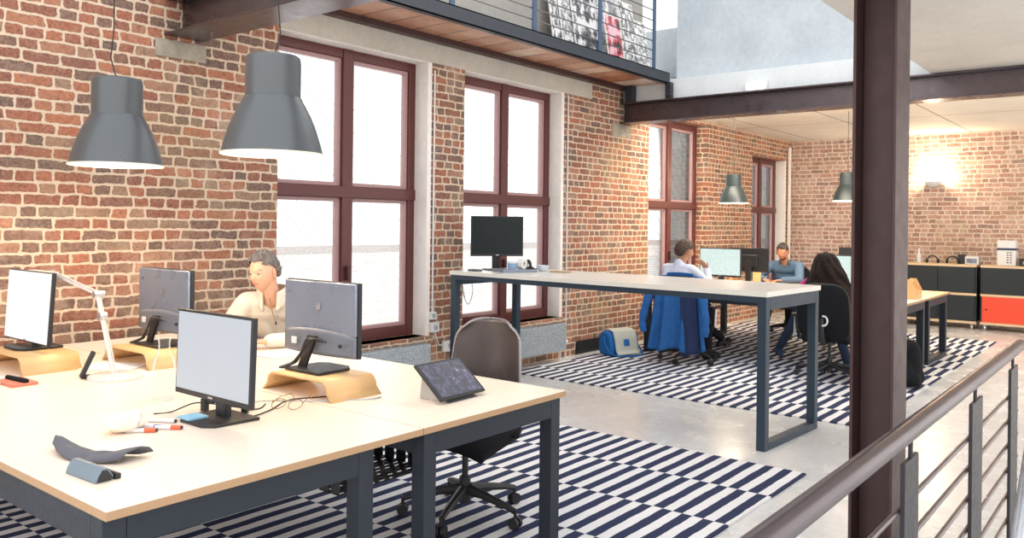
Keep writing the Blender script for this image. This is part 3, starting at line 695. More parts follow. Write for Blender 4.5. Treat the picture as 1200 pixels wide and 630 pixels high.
# carafe, tumbler with tissue
def glassware(name, label, cat, loc, prof):
    tag(MB().lathe(prof, n=28).build(name, M['glass_obj'], loc=loc), label, cat)
glassware('glass_carafe', 'clear glass carafe standing left of the front monitor', 'carafe', (1.76, 3.24, DH+.001),
          [(0,.003),(.042,.003),(.044,.012),(.044,.14),(.038,.17),(.024,.20),(.022,.23),(.027,.26),(.024,.258),(.019,.23),(.021,.20),(.035,.168),(.041,.14),(.041,.014),(0,.01)])
cr = MB()
def cf(u, v):
    a = 2*pi*u; r = .052*sin(pi*min(v,.999))**.6; p = Vector((r*cos(a)*1.25, r*sin(a), .03-.03*cos(pi*v)))
    return p*(1+.30*noise.noise(p*45+Vector((3,1,2)))) + Vector((0,0,.004))
cr.grid(cf, 28, 16, True); tag(cr.build('crumpled_tissue', M['crumple'], loc=(1.405, 2.85, DH)), 'crumpled cream tissue on the desk beside the markers', 'tissue')
def marker(label, loc, rz, m, L=.10):
    t = thing('marker_pen', label, 'pen', loc, rz, 'felt markers by the front monitor')
    MB().cone((0,0,.008), (L*.62,0,.008), .0075, n=14).build('barrel', M['white_pl'], t)
    MB().cone((L*.62,0,.008), (L,0,.008), .0085, .0075, n=14).build('cap', m, t)
    MB().cone((L,0,.008), (L+.006,0,.008), .006, n=12).build('end_plug', M['black'], t)
marker('white marker with an orange cap nearest the tissue', (1.40, 2.83, DH), -.75, M['red_pen'])
marker('white marker with a violet blue cap', (1.46, 2.87, DH), -1.05, M['blue_pen'], .11)
marker('white marker with an orange red cap nearest the monitor foot', (1.49, 2.80, DH), -.85, M['red_pen'], .09)
marker('white marker lying behind the others with a dark end', (1.53, 2.92, DH), -1.0, M['white_pl'], .10)
# suede glasses case (folded cloth) and hard case
lc = MB()
def lf(u, v):
    x = .33*u; wv = .012+.045*min(1,u*1.5); y = (v-.5)*2*wv; z = .018 + .012*sin(6*u+1.0)+.010*sin(v*pi)+.006*noise.noise(Vector((u*7,v*4,0)))
    return Vector((x, y - .03*sin(pi*u)+.05*u*u, max(.003, z-(abs(2*v-1)**3)*.014)))
lc.grid(lf, 30, 12); o = lc.build('suede_pouch', M['leather_grey'], loc=(1.16, 2.80, DH+.003), solid=.005); o.rotation_euler = (0,0,-1.40)
tag(o, 'soft grey suede pouch crumpled near the front left corner of the desk', 'pouch')
t = thing('glasses_case', 'blue grey hard glasses case standing on edge beside the suede pouch', 'glasses case', (1.095, 2.43, DH), -1.52)
MB().prism([(-.026,0),(.024,0),(.030,.012),(.012,.038),(-.006,.040),(-.020,.02)], -.085, .085, 'x').build('case_shell', M['case_blue'], t, bevel=.004)
MB().prism([(-.02,.003),(.02,.003),(.024,.012),(.009,.033),(-.004,.034),(-.015,.018)], .0845, .087, 'x').build('case_lining', M['black'], t)
MB().prism([(.03,0),(.05,.0),(.05,.016),(.036,.018)], -.02, .088, 'x').build('case_clasp', M['black'], t, bevel=.003)
# reading glasses (gold wire)
t = thing('reading_glasses', 'gold wire object with thin legs lying beside the plywood riser', 'reading glasses', (1.99, 2.72, DH+.004), .5)
for s_ in (-.035, .035):
    MB().tube([(.026*cos(a)*1.0, s_+.028*sin(a), .016+.014*cos(a)) for a in [2*pi*k/20 for k in range(21)]], .0016, 6).build('lens_rim', M['wire'], t)
    MB().tube([(0, s_*1.8, .02), (.06, s_*1.7, .03), (.13, s_*1.2, .03), (.15, s_*1.1, .004)], .0016, 6).build('temple', M['wire'], t)
MB().tube([(0,-.008,.024),(0,0,.028),(0,.008,.024)], .0016, 6).build('bridge', M['wire'], t)
# connectors + cables
def plug(label, loc, rz):
    t = thing('cable_connector', label, 'connector', loc, rz)
    MB().box(-.012,.012,-.012,.012,0,.05).build('plug_body', M['black'], t, bevel=.003)
    MB().box(.012,.05,-.009,.009,.034,.05).build('strain_relief', M['black'], t, bevel=.003)
    MB().box(-.008,.008,-.008,.008,.05,.056).build('plug_tip', M['silver'], t)
plug('black cable plug standing beside the carafe', (1.76, 2.93, DH), -1.2)
plug('black adapter plug tucked behind the front monitor', (1.84, 2.78, DH), 2.2)
def cable(label, pts, r=.0028, m='black'):
    tag(MB().tube(pts, r, 6).build('cable', M[m]), label, 'cable')
z_ = DH+.003
cable('thin black cable looping from the plug by the carafe', cat([(1.60,3.02,z_),(1.66,3.0,z_),(1.73,2.95,z_+.03),(1.80,2.90,z_+.02),(1.9,2.8,z_),(1.98,2.85,z_)]))
cable('thin cable lying between the front monitor and the riser', cat([(1.62,2.80,z_),(1.76,2.70,z_),(1.92,2.74,z_),(2.08,2.84,z_),(2.20,2.80,z_),(2.34,2.74,z_)]))
cable('grey cable crossing the desk in front of the plywood riser', cat([(1.84,2.80,z_),(1.98,2.92,z_),(2.12,2.78,z_),(2.30,2.62,z_),(2.38,2.60,z_)]), .0022, 'silver')
# tablet on stand
t = thing('tablet', 'tablet with dark display propped on a low stand at the desk corner', 'tablet', (2.575, 2.415, DH), 0)
t.rotation_euler = (0,0,radians(92))     # local +Y points away from the viewer side
mt = Matrix.Translation((0,0,.012)) @ Matrix.Rotation(radians(-0), 4, 'Z')
w_, d_ = .29, .20
def sl(x, y): return Vector((x, y, 0))
# wedge body: low at the left/front, screen inclined
A = Matrix.Translation((-.10,0,.012)) @ Matrix.Rotation(radians(-40), 4, 'Y')
MB().box(0, .20, -w_/2, w_/2, 0, .012, A).build('tablet_body', M['black'], t, bevel=.004)
MB().box(.012, .188, -w_/2+.015, w_/2-.015, .012, .0128, A).build('screen', M['tablet'], t, smooth=False)
MB().prism([(-.105,0),(.06,0),(.045,.115),(-.085,.008)], -w_/2+.05, w_/2-.05, 'y').build('stand_wedge', M['silver'], t, bevel=.002)
# phone handset stand, notebook, pens left
t = thing('phone_dock', 'black slanted phone handset standing in front of the desk lamp', 'phone', (1.76, 3.93, DH), -.3)
MB().cbox((.035,0,.008), (.10,.05,.016)).build('dock_base', M['black'], t, bevel=.004)
MB().cbox((.0,0,.065), (.018,.045,.13), (0,.42,0)).build('handset', M['black'], t, bevel=.006)
tag(MB().cbox((0,0,.007), (.11,.19,.012)).build('notebook', M['coral'], loc=(1.50,4.04,DH), bevel=.002), 'coral covered notebook at the left edge under a black pen case', 'notebook')
bpn = MB().caps((0,-.08,.019), .013, (0,.08,.019), .011); o = bpn.build('pen_case', M['black_soft'], loc=(1.50,4.04,DH-.001+.001)); o.rotation_euler = (0,0,.1)
tag(o, 'slim black pen case lying on the coral notebook', 'pen case')
def papers(name, label, x, y, w, d, rz, n, z=DH):
    b = MB(); rnd = random.Random(n*7+int(x*10))
    for k in range(n):
        b.cbox((rnd.uniform(-.004,.004), rnd.uniform(-.004,.004), .0015+k*.0022), (w, d, .0018), (0,0,rnd.uniform(-.05,.05)))
    o = b.build(name, M['white_paper'], loc=(x, y, z), smooth=False); o.rotation_euler = (0,0,rz); tag(o, label, 'paper')
papers('paper_stack', 'white sheets on the desk in front of the man in cream', 2.80, 3.86, .30, .21, .15, 3)
papers('paper_stack', 'loose white sheets beside the base of the desk lamp', 1.98, 4.15, .21, .30, .5, 2)
papers('paper_stack', 'pale sheets lying behind the carafe', 1.93, 3.86, .16, .22, -.2, 2)
papers('open_booklet', 'pale green and white booklet at the left edge under the lit monitor', 1.40, 4.20, .21, .28, .4, 4)

# things on the standing table
zt = HT
t = thing('document_tray', 'flat grey tray under the black monitor on the standing table', 'tray', (5.80, 4.60, zt), -.45)
MB().box(-.17,.17,-.12,.12,0,.028).build('tray_body', M['monitor_back'], t, bevel=.005); MB().box(.06,.172,-.121,.121,.028,.034).build('tray_lid', M['black'], t, bevel=.002)
t = thing('storage_tub', 'small blue and white tub in front of the black monitor', 'tub', (5.72, 4.57, zt+.029)); 
MB().lathe([(0,0),(.035,0),(.042,.05),(.042,.052),(0,.052)], n=20).build('tub_body', mat('pale_blue_tub', rgb(140,170,205), .4), t); MB().lathe([(0,.052),(.045,.052),(.045,.064),(0,.066)], n=20).build('lid', M['white_pl'], t)
t = thing('tape_roll', 'white paper roll lying beside the blue and white tub', 'roll', (5.80, 4.52, zt+.029)); 
MB().lathe([(.02,-.03),(.045,-.03),(.045,.03),(.02,.03),(.02,-.03)], n=24, mtx=Matrix.Translation((0,0,.045)) @ Matrix.Rotation(pi/2, 4, 'X') @ Matrix.Rotation(.0, 4, 'Y')).build('paper_roll', M['white_paper'], t)
t = thing('desk_phone', 'black handset with curved back at the right end of the grey tray', 'phone', (5.89, 4.51, zt+.035), -.6)
MB().tube(cat([(0,-.05,.012),(.0,-.03,.05),(0,.02,.062),(0,.06,.03),(0,.075,.012)]), [.014]*33, 10).build('handset', M['black'], t); MB().box(-.03,.03,-.06,.08,0,.012).build('phone_base', M['black'], t, bevel=.003)
t = thing('clear_bowl', 'small white bowl beside the phone on the standing table', 'bowl', (6.06, 4.48, zt))
MB().lathe([(0,.002),(.03,.002),(.055,.03),(.06,.055),(.056,.055),(.05,.03),(.027,.008),(0,.008)], n=24).build('bowl_body', mat('frosted_white', rgb(214,220,236), .3), t)
tag(MB().cbox((0,0,.006),(.11,.17,.010)).build('notebook', M['desk_edge'], loc=(6.05,4.27,zt), bevel=.002), 'tan notebook lying right of the tray on the standing table', 'notebook')
o = MB().cbox((0,0,.008),(.08,.11,.016)).build('wallet', M['leather_grey'], loc=(5.60,4.90,zt), bevel=.004); tag(o, 'small dark wallet at the left end of the standing table', 'wallet')
cable('thin cable dangling below the standing table in front of the window', cat([(5.62,5.085,1.03),(5.66,5.10,.86),(5.74,5.10,.74),(5.80,5.10,.86),(5.78,5.10,.98),(5.9,5.1,.93),(5.95,5.1,1.02)]), .003)
cable('second thin cable loop hanging at the window end of the standing table', cat([(5.50,5.09,1.03),(5.55,5.11,.92),(5.64,5.11,.98),(5.70,5.11,.8)]), .003)

# ------------------------------------------------------------------ office chairs
def star_base(t, r=.31, a0=0., zc=.06, hub=.38, m='black'):
    for k in range(5):
        a = a0+2*pi*k/5; d = Vector((cos(a), sin(a), 0))
        MB().tube([d*.03+Vector((0,0,.135)), d*.12+Vector((0,0,.125)), d*(r-.05)+Vector((0,0,.10)), d*r+Vector((0,0,.085))], [.028,.022,.017,.015], 8).build('base_arm', M[m], t)
        c = MB(); p = Vector((-d.y, d.x, 0)); q = d*(r+.005)+Vector((0,0,.03))
        c.cone(q-p*.024, q-p*.006, .028, n=16).cone(q+p*.006, q+p*.024, .028, n=16).cone(q+Vector((0,0,.0)), q+Vector((0,0,.065)), .009, n=8)
        c.build('caster', M['black'], t)
    MB().cone((0,0,.07), (0,0,.20), .032, .028).cone((0,0,.2), (0,0,hub), .016).build('gas_lift', M['black'], t)
# front chair: graphite shell back facing -X (towards the desk); local +X is where its user faces
def task_chair(label, loc, rz, kind, a0=.2):
    t = thing('office_chair', label, 'chair', loc, rz)
    star_base(t, .31, a0)
    zs = .44
    MB().cbox((0,0,.385), (.26,.16,.05)).tube([(.05,-.08,.38),(.06,-.20,.37),(.06,-.25,.36)], [.008,.008,.014], 8).build('mechanism', M['black'], t, bevel=.006)
    def seat(u, v):
        x = -.22+.46*u; y = -.24+.48*v; e = (abs(2*u-1)**4+abs(2*v-1)**4)
        return Vector((x, y*(1-.12*abs(2*u-1)**3), zs - .02*e + .012*cos(pi*(v-.5)*2)-.02*u**4))
    MB().grid(seat, 20, 20).build('seat', M['black_soft'], t, solid=.055)
    if kind == 'shell':
        def back(u, v):
            w = .215 - .025*v - .05*max(0, v-.8)**1*2 ; yy = (u-.5)*2; 
            wv = .22*(1-.16*v)*(1 - (max(0, (v-.78)/.22)**2.4)*.28)*(1-(max(0,(.15-v)/.15)**2)*.2)
            z = .50+.47*v - .035*(yy**4)*(v**3)
            x = -.235-.07*v+.05*yy*yy
            return Vector((x, yy*wv, z))
        MB().grid(back, 24, 24).build('backrest', M['grey_shell'], t, solid=.014)
        edge = [back(0, v/20) for v in range(21)] + [back(u/20, 1) for u in range(1, 21)] + [back(1, 1-v/20) for v in range(1, 21)]
        MB().tube(edge, .0075, 8).build('backrest_rim', M['rim'], t)
        MB().box(-.32, -.29, -.03, .03, .36, .62).box(-.31, -.1, -.03, .03, .36, .385).build('back_support', M['black'], t, bevel=.006)
        for s_ in (-1, 1): MB().tube([(-.05,s_*.2,.40),(-.05,s_*.27,.42),(-.06,s_*.285,.56)], .013, 8).cbox((-.03,s_*.285,.575), (.2,.055,.022)).build('armrest', M['black'], t)
    else:
        def back(u, v):
            yy = (u-.5)*2; wv = (.215+.02*sin(pi*v))*(1 - max(0,(v-.8)/.2)**2.5*.22)*(1-max(0,(.2-v)/.2)**2*.35)
            return Vector((-.25-.10*v+.03*yy*yy-.03*sin(pi*v), yy*wv, .40+.54*v-.03*yy**4*v))
        MB().grid(back, 20, 20).build('backrest', M['black_soft'], t, solid=.03)
        e_ = [back(0, v/20) for v in range(21)] + [back(u/20, 1) for u in range(1, 21)] + [back(1, 1-v/20) for v in range(1, 21)]
        MB().tube(e_, .013, 8).build('back_frame', M['black'], t)
        MB().tube([(-.05,0,.37),(-.30,0,.38),(-.36,0,.50),(-.35,0,.62)], [.03,.03,.026,.022], 8).build('back_support', M['black'], t)
        MB().tube([(-.372,.035*cos(a)-.02,.60+.045*sin(a)) for a in [radians(70+k*22) for k in range(11)]], .009, 8).build('tension_dial', M['white_pl'], t)
        for s_ in (-1, 1):
            MB().tube([(-.05,s_*.2,.37),(-.06,s_*.28,.39),(-.08,s_*.30,.60)], .017, 8).build('arm_post', M['black'], t)
            MB().cbox((-.07,s_*.318,.50), (.045,.01,.19), (0,.12,0)).build('arm_cover', M['white_pl'], t, bevel=.01)
            MB().cbox((-.03,s_*.30,.62), (.24,.07,.028)).build('arm_pad', M['black'], t, bevel=.01)
    return t
task_chair('graphite shell office chair drawn up to the desk by the tablet', (3.13, 2.79, .012), pi+.25, 'shell', .12)
task_chair('black office chair with the blue coat over its back', (8.26, 4.10, .012), .12, 'mesh', .5)
task_chair('black mesh office chair of the long haired woman, white arc on its back', (8.28, 2.60, .012), .1, 'mesh', .3)
task_chair('black office chair of the man in the cream sweater', (3.36, 4.60, .012), pi+.75, 'mesh', .1)
task_chair('black office chair of the man in the denim shirt', (11.18, 4.10, .012), pi, 'mesh', .4)

# ------------------------------------------------------------------ people
def rotz(v, a): return Vector((v[0]*cos(a)-v[1]*sin(a), v[0]*sin(a)+v[1]*cos(a), v[2]))
def remesh(mb, name, m, parent, vox=.007, smooth=6, extra=None):
    o = mb.build(name, m, None, smooth=False)
    r = o.modifiers.new('r', 'REMESH'); r.mode = 'VOXEL'; r.voxel_size = vox
    s_ = o.modifiers.new('s', 'SMOOTH'); s_.factor = .5; s_.iterations = smooth
    dg = bpy.context.evaluated_depsgraph_get(); dg.update()
    me = bpy.data.meshes.new_from_object(o.evaluated_get(dg)); old = o.data
    o.modifiers.clear(); o.data = me; bpy.data.meshes.remove(old); me.name = name
    if extra:
        bm = bmesh.new(); bm.from_mesh(me); extra(bm); bm.to_mesh(me); bm.free()
    me.materials.clear()
    for q in (m if isinstance(m, (list, tuple)) else [m]): me.materials.append(q)
    for p in me.polygons: p.use_smooth = True
    o.parent = parent
    return o
def gs(x, s): return exp(-(x*x)/(2*s*s))
def headpt(d):
    x, y, z = d
    rx = .094 if x > 0 else .100; ry = .074; rz = .116 if z > 0 else .118
    if z < 0:
        ry *= 1-.30*(-z)**1.7
        if x < 0: rx *= 1-.35*(-z)**1.2
    p = Vector((x*rx, y*ry, z*rz))
    if x > 0:
        k = 0.
        k += .026*gs(y, .11)*(gs(z+.22, .11) if z < -.22 else gs(z+.22, .19))     # nose
        k -= .009*(gs(y-.36, .15)+gs(y+.36, .15))*gs(z-.02, .10)                    # sockets
        k += .005*gs(abs(y)-.30, .22)*gs(z-.19, .07)                               # brow
        k += .007*gs(y, .20)*(gs(z+.47, .045)+gs(z+.57, .05))                      # lips
        k -= .004*gs(y, .25)*gs(z+.52, .025)
        k += .010*gs(y, .25)*gs(z+.82, .14)                                        # chin
        k += .005*(gs(y-.52, .16)+gs(y+.52, .16))*gs(z+.20, .16)                   # cheek
        p.x += k
    return p
def sph(nu, nv):
    for j in range(nv+1):
        a = pi*j/nv
        for i in range(nu): 
            b = 2*pi*i/nu; yield (sin(a)*cos(b), sin(a)*sin(b), cos(a))
def headmtx(c, yaw, pitch, roll=0): return Matrix.Translation(Vector(c)) @ Matrix.Rotation(yaw, 4, 'Z') @ Matrix.Rotation(pitch, 4, 'Y') @ Matrix.Rotation(roll, 4, 'X')
def head_into(bm, mt, nu=72, nv=56):
    P = [mt @ headpt(d) for d in sph(nu, nv)]; V = [bm.verts.new(p) for p in P]
    for j in range(nv):
        for i in range(nu):
            q = [V[j*nu+i], V[j*nu+(i+1) % nu], V[(j+1)*nu+(i+1) % nu], V[(j+1)*nu+i]]
            try: bm.faces.new(q)
            except ValueError: pass
    tmp = MB(); tmp.bm.free(); tmp.bm = bm
    for s_ in (-1, 1):
        m2 = mt @ Matrix.Translation((-.008, s_*.076, -.012)) @ Matrix.Rotation(s_*.35, 4, 'Z') @ Matrix.Rotation(.2, 4, 'Y')
        pts = [Vector((.017*cos(a)*(.8+.2*sin(a)), 0, .030*sin(a))) for a in [2*pi*k/16 for k in range(17)]]
        tmp.tube([m2 @ p for p in pts], .0055, 8)
        tmp.ball(m2 @ Vector((0,-s_*.002,-.002)), (.014,.005,.022), 10)
def hair(name, m, parent, mt, keep, off=.016, nz=.35, fr=40, seed=0, nu=90, nv=64, clump=0.):
    bm = bmesh.new(); D = list(sph(nu, nv)); V = {}
    def vert(idx):
        if idx in V: return V[idx]
        d = D[idx]; k = keep(d); o = headpt(d); nrm = Vector((d[0]/.095, d[1]/.074, d[2]/.117)).normalized()
        h = max(0, min(1, k*5)); n_ = noise.noise(Vector(d)*fr/8+Vector((seed,0,0)))*.6+noise.noise(Vector(d)*fr/3+Vector((0,seed,0)))*.4
        V[idx] = bm.verts.new(mt @ (o + nrm*(-.004 + (off+.004)*(h**.5)*(1+nz*n_*2)))); return V[idx]
    for j in range(nv):
        for i in range(nu):
            ix = [j*nu+i, j*nu+(i+1) % nu, (j+1)*nu+(i+1) % nu, (j+1)*nu+i]
            if all(keep(D[k]) > 0 for k in ix):
                try: bm.faces.new([vert(k) for k in ix])
                except ValueError: pass
    bmesh.ops.remove_doubles(bm, verts=bm.verts, dist=1e-5); mb_ = MB(); mb_.bm.free(); mb_.bm = bm
    return mb_.build(name, m, parent, smooth=True)
def short_hair(d, front=.48, side=.10, back=-.45):
    x, y, z = d
    if x > .35: line = front+ .10*abs(y)*1.0 if abs(y) < .55 else side+.35*max(0,(x-.1))
    elif x > -.05: line = side+.45*(x+.05)
    else: line = side + (back-side)*min(1, (-.05-x)/.45)
    return z-line
def face_parts(parent, mt, brow, hairm=None):
    for s_ in (-1, 1):
        MB().ball(mt @ Vector((.077, s_*.030, .004)), (.0115,.0125,.0095), 12).build('eyeball', M['eye_white'], parent)
        MB().ball(mt @ Vector((.0865, s_*.030, .002)), (.0035,.0055,.0055), 10).build('iris', M['eye'], parent)
        MB().tube([mt @ Vector((.083-.012*abs(k), s_*(.030+.019*k), .023+.003*(1-k*k))) for k in (-1,-.5,0,.5,1)], [.0018,.003,.0034,.003,.0015], 6).build('eyebrow', brow, parent)
    MB().tube([mt @ Vector((.0945-.012*k*k, .022*k, -.0605+.001*k*k)) for k in (-1,-.6,-.2,.2,.6,1)], [.001,.0028,.0035,.0035,.0028,.001], 6).build('lips', M['lip'], parent)
def hand(mb, w, d, n, s, curl=.5):
    """w wrist, d direction of the fingers, n palm normal (down), s side of the thumb"""
    w, d, n = Vector(w), Vector(d).normalized(), Vector(n).normalized(); n = (n-d*n.dot(d)).normalized(); l = n.cross(d)*s
    for k in (-.026,-.009,.009,.026): mb.caps(w+l*k*.6, .016, w+d*.075+l*k, .0125, 8)
    L = [(.036,.026,.021), (.042,.029,.022), (.038,.027,.021), (.029,.021,.018)]
    for q, k in enumerate((.028,.010,-.009,-.026)):
        p = w+d*.083+l*k; dd = d.copy()
        for j, ln in enumerate(L[q]):
            a = curl*(.55+.25*j); dd = (dd*cos(a)+n*sin(a)).normalized(); e = p+dd*ln; mb.caps(p, .0088-.0006*j, e, .0082-.0006*j, 8); p = e
    p = w+d*.022+l*.026; dd = (d*.65+l*.7+n*.2).normalized()
    for j, ln in enumerate((.040,.030,.024)):
        e = p+dd*ln; mb.caps(p, .0115-.0012*j, e, .0105-.0012*j, 8); p = e; dd = (dd+d*.35+n*.12).normalized()
def arm(mb, sh, el, wr, k=1., d=0.):
    mb.caps(sh, .048*k+d, el, .038*k+d); mb.caps(el, .038*k+d, wr, .026*k+d)
def leg(mb, hip, kn, an, k=1., d=0.):
    mb.caps(hip, .080*k+d, kn, .054*k+d); mb.caps(kn, .054*k+d, an, .036*k+d)
def torso(mb, pel, chest, neck, rt, k=1., d=0., sw=.165):
    """rt: unit vector toward the figure's right"""
    pel, chest, neck, rt = map(Vector, (pel, chest, neck, rt)); up = (neck-pel).normalized()
    mb.caps(pel-rt*.075*k, .092*k+d, pel+rt*.075*k, .092*k+d)
    mb.caps(pel-rt*.05*k, .095*k+d, chest-rt*.075*k, .100*k+d); mb.caps(pel+rt*.05*k, .095*k+d, chest+rt*.075*k, .100*k+d); mb.caps(pel, .1*k+d, chest, .105*k+d)
    sh = neck-up*.055
    mb.caps(chest-rt*.08*k, .100*k+d, sh-rt*(sw-.03), .052*k+d); mb.caps(chest+rt*.08*k, .100*k+d, sh+rt*(sw-.03), .052*k+d)
    mb.caps(sh-rt*sw, .050*k+d, sh-rt*.03, .055*k+d); mb.caps(sh+rt*sw, .050*k+d, sh+rt*.03, .055*k+d); mb.caps(sh-rt*(sw-.05)-up*.05,.07*k+d,sh+rt*(sw-.05)-up*.05,.07*k+d)
    mb.caps(chest, .09*k+d, sh, .062*k+d)
    return sh
def shoe(t, an, toe, m):
    an, toe = Vector(an), Vector(toe); b = MB(); d = (toe-an); d.z = 0; d.normalize()
    b.caps(an-d*.04+Vector((0,0,-.02)), .038, toe-d*.05, .034, 12).caps(an+Vector((0,0,.01)), .040, an+d*.06-Vector((0,0,.02)), .038, 12).caps(toe-d*.08, .04, toe-d*.03, .033, 12)
    remesh(b, 'shoe', m, t, .009, 4)

# --- man in the cream sweater
def man_cream():
    t = thing('person', 'grey haired man in a cream zip sweater leaning on the desk, looking left', 'person', (3.40, 4.40, 0))
    def L(x, y, z): return Vector((x-3.40, y-4.40, z))
    f = radians(224); rt = Vector((sin(f), -cos(f), 0))     # facing f ; figure's right = f-90
    pel, ch, nk = L(3.36,4.60,.53), L(3.22,4.46,.82), L(3.07,4.36,1.035)
    hc = L(2.985, 4.33, 1.185); hm = headmtx(hc, radians(196), .12, .04)
    shR, shL = nk-Vector((0,0,.055))+rt*.17, nk-Vector((0,0,.055))-rt*.17
    elR, elL = L(2.86,4.56,.805), L(3.14,4.00,.80)
    wrR, wrL = L(2.70,4.36,.80), L(2.86,4.08,.80)
    b = MB(); torso(b, pel, ch, nk, rt, .95); b.caps(nk-Vector((0,0,.03)), .060, hc+Vector((.015,0,-.04)), .058)
    for s_, e_, w_ in ((shR, elR, wrR), (shL, elL, wrL)): arm(b, s_, e_, w_)
    hand(b, wrR, (-.55,-.8,0), (0,0,-1), -1, .35); hand(b, wrL, (-.9,.35,.0), (0,0,-1), 1, .4)
    kR, kL = L(2.98,4.42,.52), L(3.16,4.22,.52); aR, aL = L(2.93,4.42,.11), L(3.10,4.14,.11)
    leg(b, pel+rt*.08, kR, aR); leg(b, pel-rt*.08, kL, aL)
    remesh(b, 'body', M['skin'], t, .0065, 5, lambda bm: head_into(bm, hm))
    c = MB(); torso(c, pel, ch, nk, rt, .97, .016); arm(c, shR, elR, wrR, 1.05, .014); arm(c, shL, elL, wrL, 1.05, .014)
    so = remesh(c, 'sweater', M['sweater'], t, .010, 5)
    ff = Vector((cos(f), sin(f), 0))
    # stand-up collar, open V with taupe lining, zip
    base = nk-Vector((0,0,.005)); 
    def col(u, v):
        a = radians(-150)+radians(300)*u; d_ = (-ff)*cos(a)+rt*sin(a); open_ = abs(2*u-1)**3
        return base + d_*(.082+.006*v) + Vector((0,0,-.03+.10*v-.06*open_*(1-.3*v))) + ff*(.012*open_)
    MB().grid(col, 30, 6).build('collar', M['sweater'], t, solid=.012)
    def colin(u, v):
        p = col(u, v*.96+.02); q = base-p; q.z = 0; return p+q.normalized()*.010
    MB().grid(colin, 30, 6).build('collar_lining', M['collar_brown'], t, solid=.004)
    zp = []
    for k in range(9):
        s_ = k/8; p = nk.lerp(ch, s_*.75) ; zp.append(p + ff*(.085+.045*min(1,s_*1.6)) + Vector((0,0,-.012)))
    MB().tube(zp, .0035, 6).build('zip', M['collar_brown'], t)
    MB().ball(zp[-1]+ff*.006, (.006,.006,.014), 8).build('zip_pull', M['black'], t)
    p = MB(); leg(p, pel+rt*.08, kR, aR, 1.05, .012); leg(p, pel-rt*.08, kL, aL, 1.05, .012); p.caps(pel-rt*.08, .10, pel+rt*.08, .10)
    remesh(p, 'trousers', M['jeans'], t, .012, 4)
    shoe(t, aR+Vector((0,0,-.035)), aR+Vector((-.18,0,-.055)), M['shoe']); shoe(t, aL+Vector((0,0,-.035)), aL+Vector((-.18,-.02,-.055)), M['shoe'])
    hair('hair', M['hair_grey'], t, hm, lambda d: short_hair(d, .58, .24, -.38), .017, .5, 46, 2.)
    face_parts(t, hm, M['hair_grey'])
man_cream()
# --- person with the blue coat on the chair back (seen from behind)
def man_lilac():
    t = thing('person', 'brown haired person in a pale lilac shirt seen from behind at the green monitor', 'person', (8.38, 4.20, 0))
    def L(x, y, z): return Vector((x-8.38, y-4.20, z))
    f = radians(-8); rt = Vector((sin(f), -cos(f), 0)); ff = Vector((cos(f), sin(f), 0))
    pel, ch, nk = L(8.30,4.21,.53), L(8.33,4.21,.84), L(8.40,4.20,1.06)
    hc = L(8.47,4.17,1.215); hm = headmtx(hc, radians(-38), .16, .0)
    shR, shL = nk-Vector((0,0,.055))+rt*.17, nk-Vector((0,0,.055))-rt*.17
    elR, elL = L(8.60,3.92,.82), L(8.62,4.46,.82); wrR, wrL = L(8.68,4.0,1.0), L(8.86,4.36,.79)
    b = MB(); torso(b, pel, ch, nk, rt, .95); b.caps(nk-Vector((0,0,.03)), .054, hc+Vector((-.015,0,-.04)), .054)
    arm(b, shR, elR, wrR); arm(b, shL, elL, wrL); hand(b, wrR, (-.35,.35,.8), (-.9,.2,-.2), -1, .6); hand(b, wrL, (1,-.1,0), (0,0,-1), 1, .3)
    kR, kL = L(8.74,4.02,.56), L(8.76,4.34,.54); aR, aL = L(8.58,3.93,.10), L(9.30,4.10,.16)
    leg(b, pel+rt*.09, kR, aR); leg(b, pel-rt*.09, kL, aL)
    remesh(b, 'body', M['skin_far'], t, .008, 5, lambda bm: head_into(bm, hm, 48, 36))
    c = MB(); torso(c, pel, ch, nk, rt, .97, .014); arm(c, shR, elR, wrR, 1.05, .012); arm(c, shL, elL, wrL, 1.05, .012); c.caps(nk-Vector((0,0,.02)), .066, nk+Vector((0,0,.01)), .062)
    remesh(c, 'shirt', M['shirt_lilac'], t, .011, 5)
    p = MB(); leg(p, pel+rt*.09, kR, aR, 1.05, .012); leg(p, pel-rt*.09, kL, aL, 1.05, .012); p.caps(pel-rt*.08, .10, pel+rt*.08, .10)
    remesh(p, 'trousers', M['trousers'], t, .012, 4)
    shoe(t, aR+Vector((0,0,-.035)), aR+Vector((.16,-.08,-.055)), M['shoe']); shoe(t, aL+Vector((0,0,-.06)), aL+Vector((.19,-.06,-.05)), M['shoe'])
    hair('hair', M['hair_brown'], t, hm, lambda d: short_hair(d, .45, .05, -.62), .020, .3, 46, 5., 60, 44)
    face_parts(t, hm, M['hair_brown'])
man_lilac()
bpy.data.objects['person.001'].location.y += .10

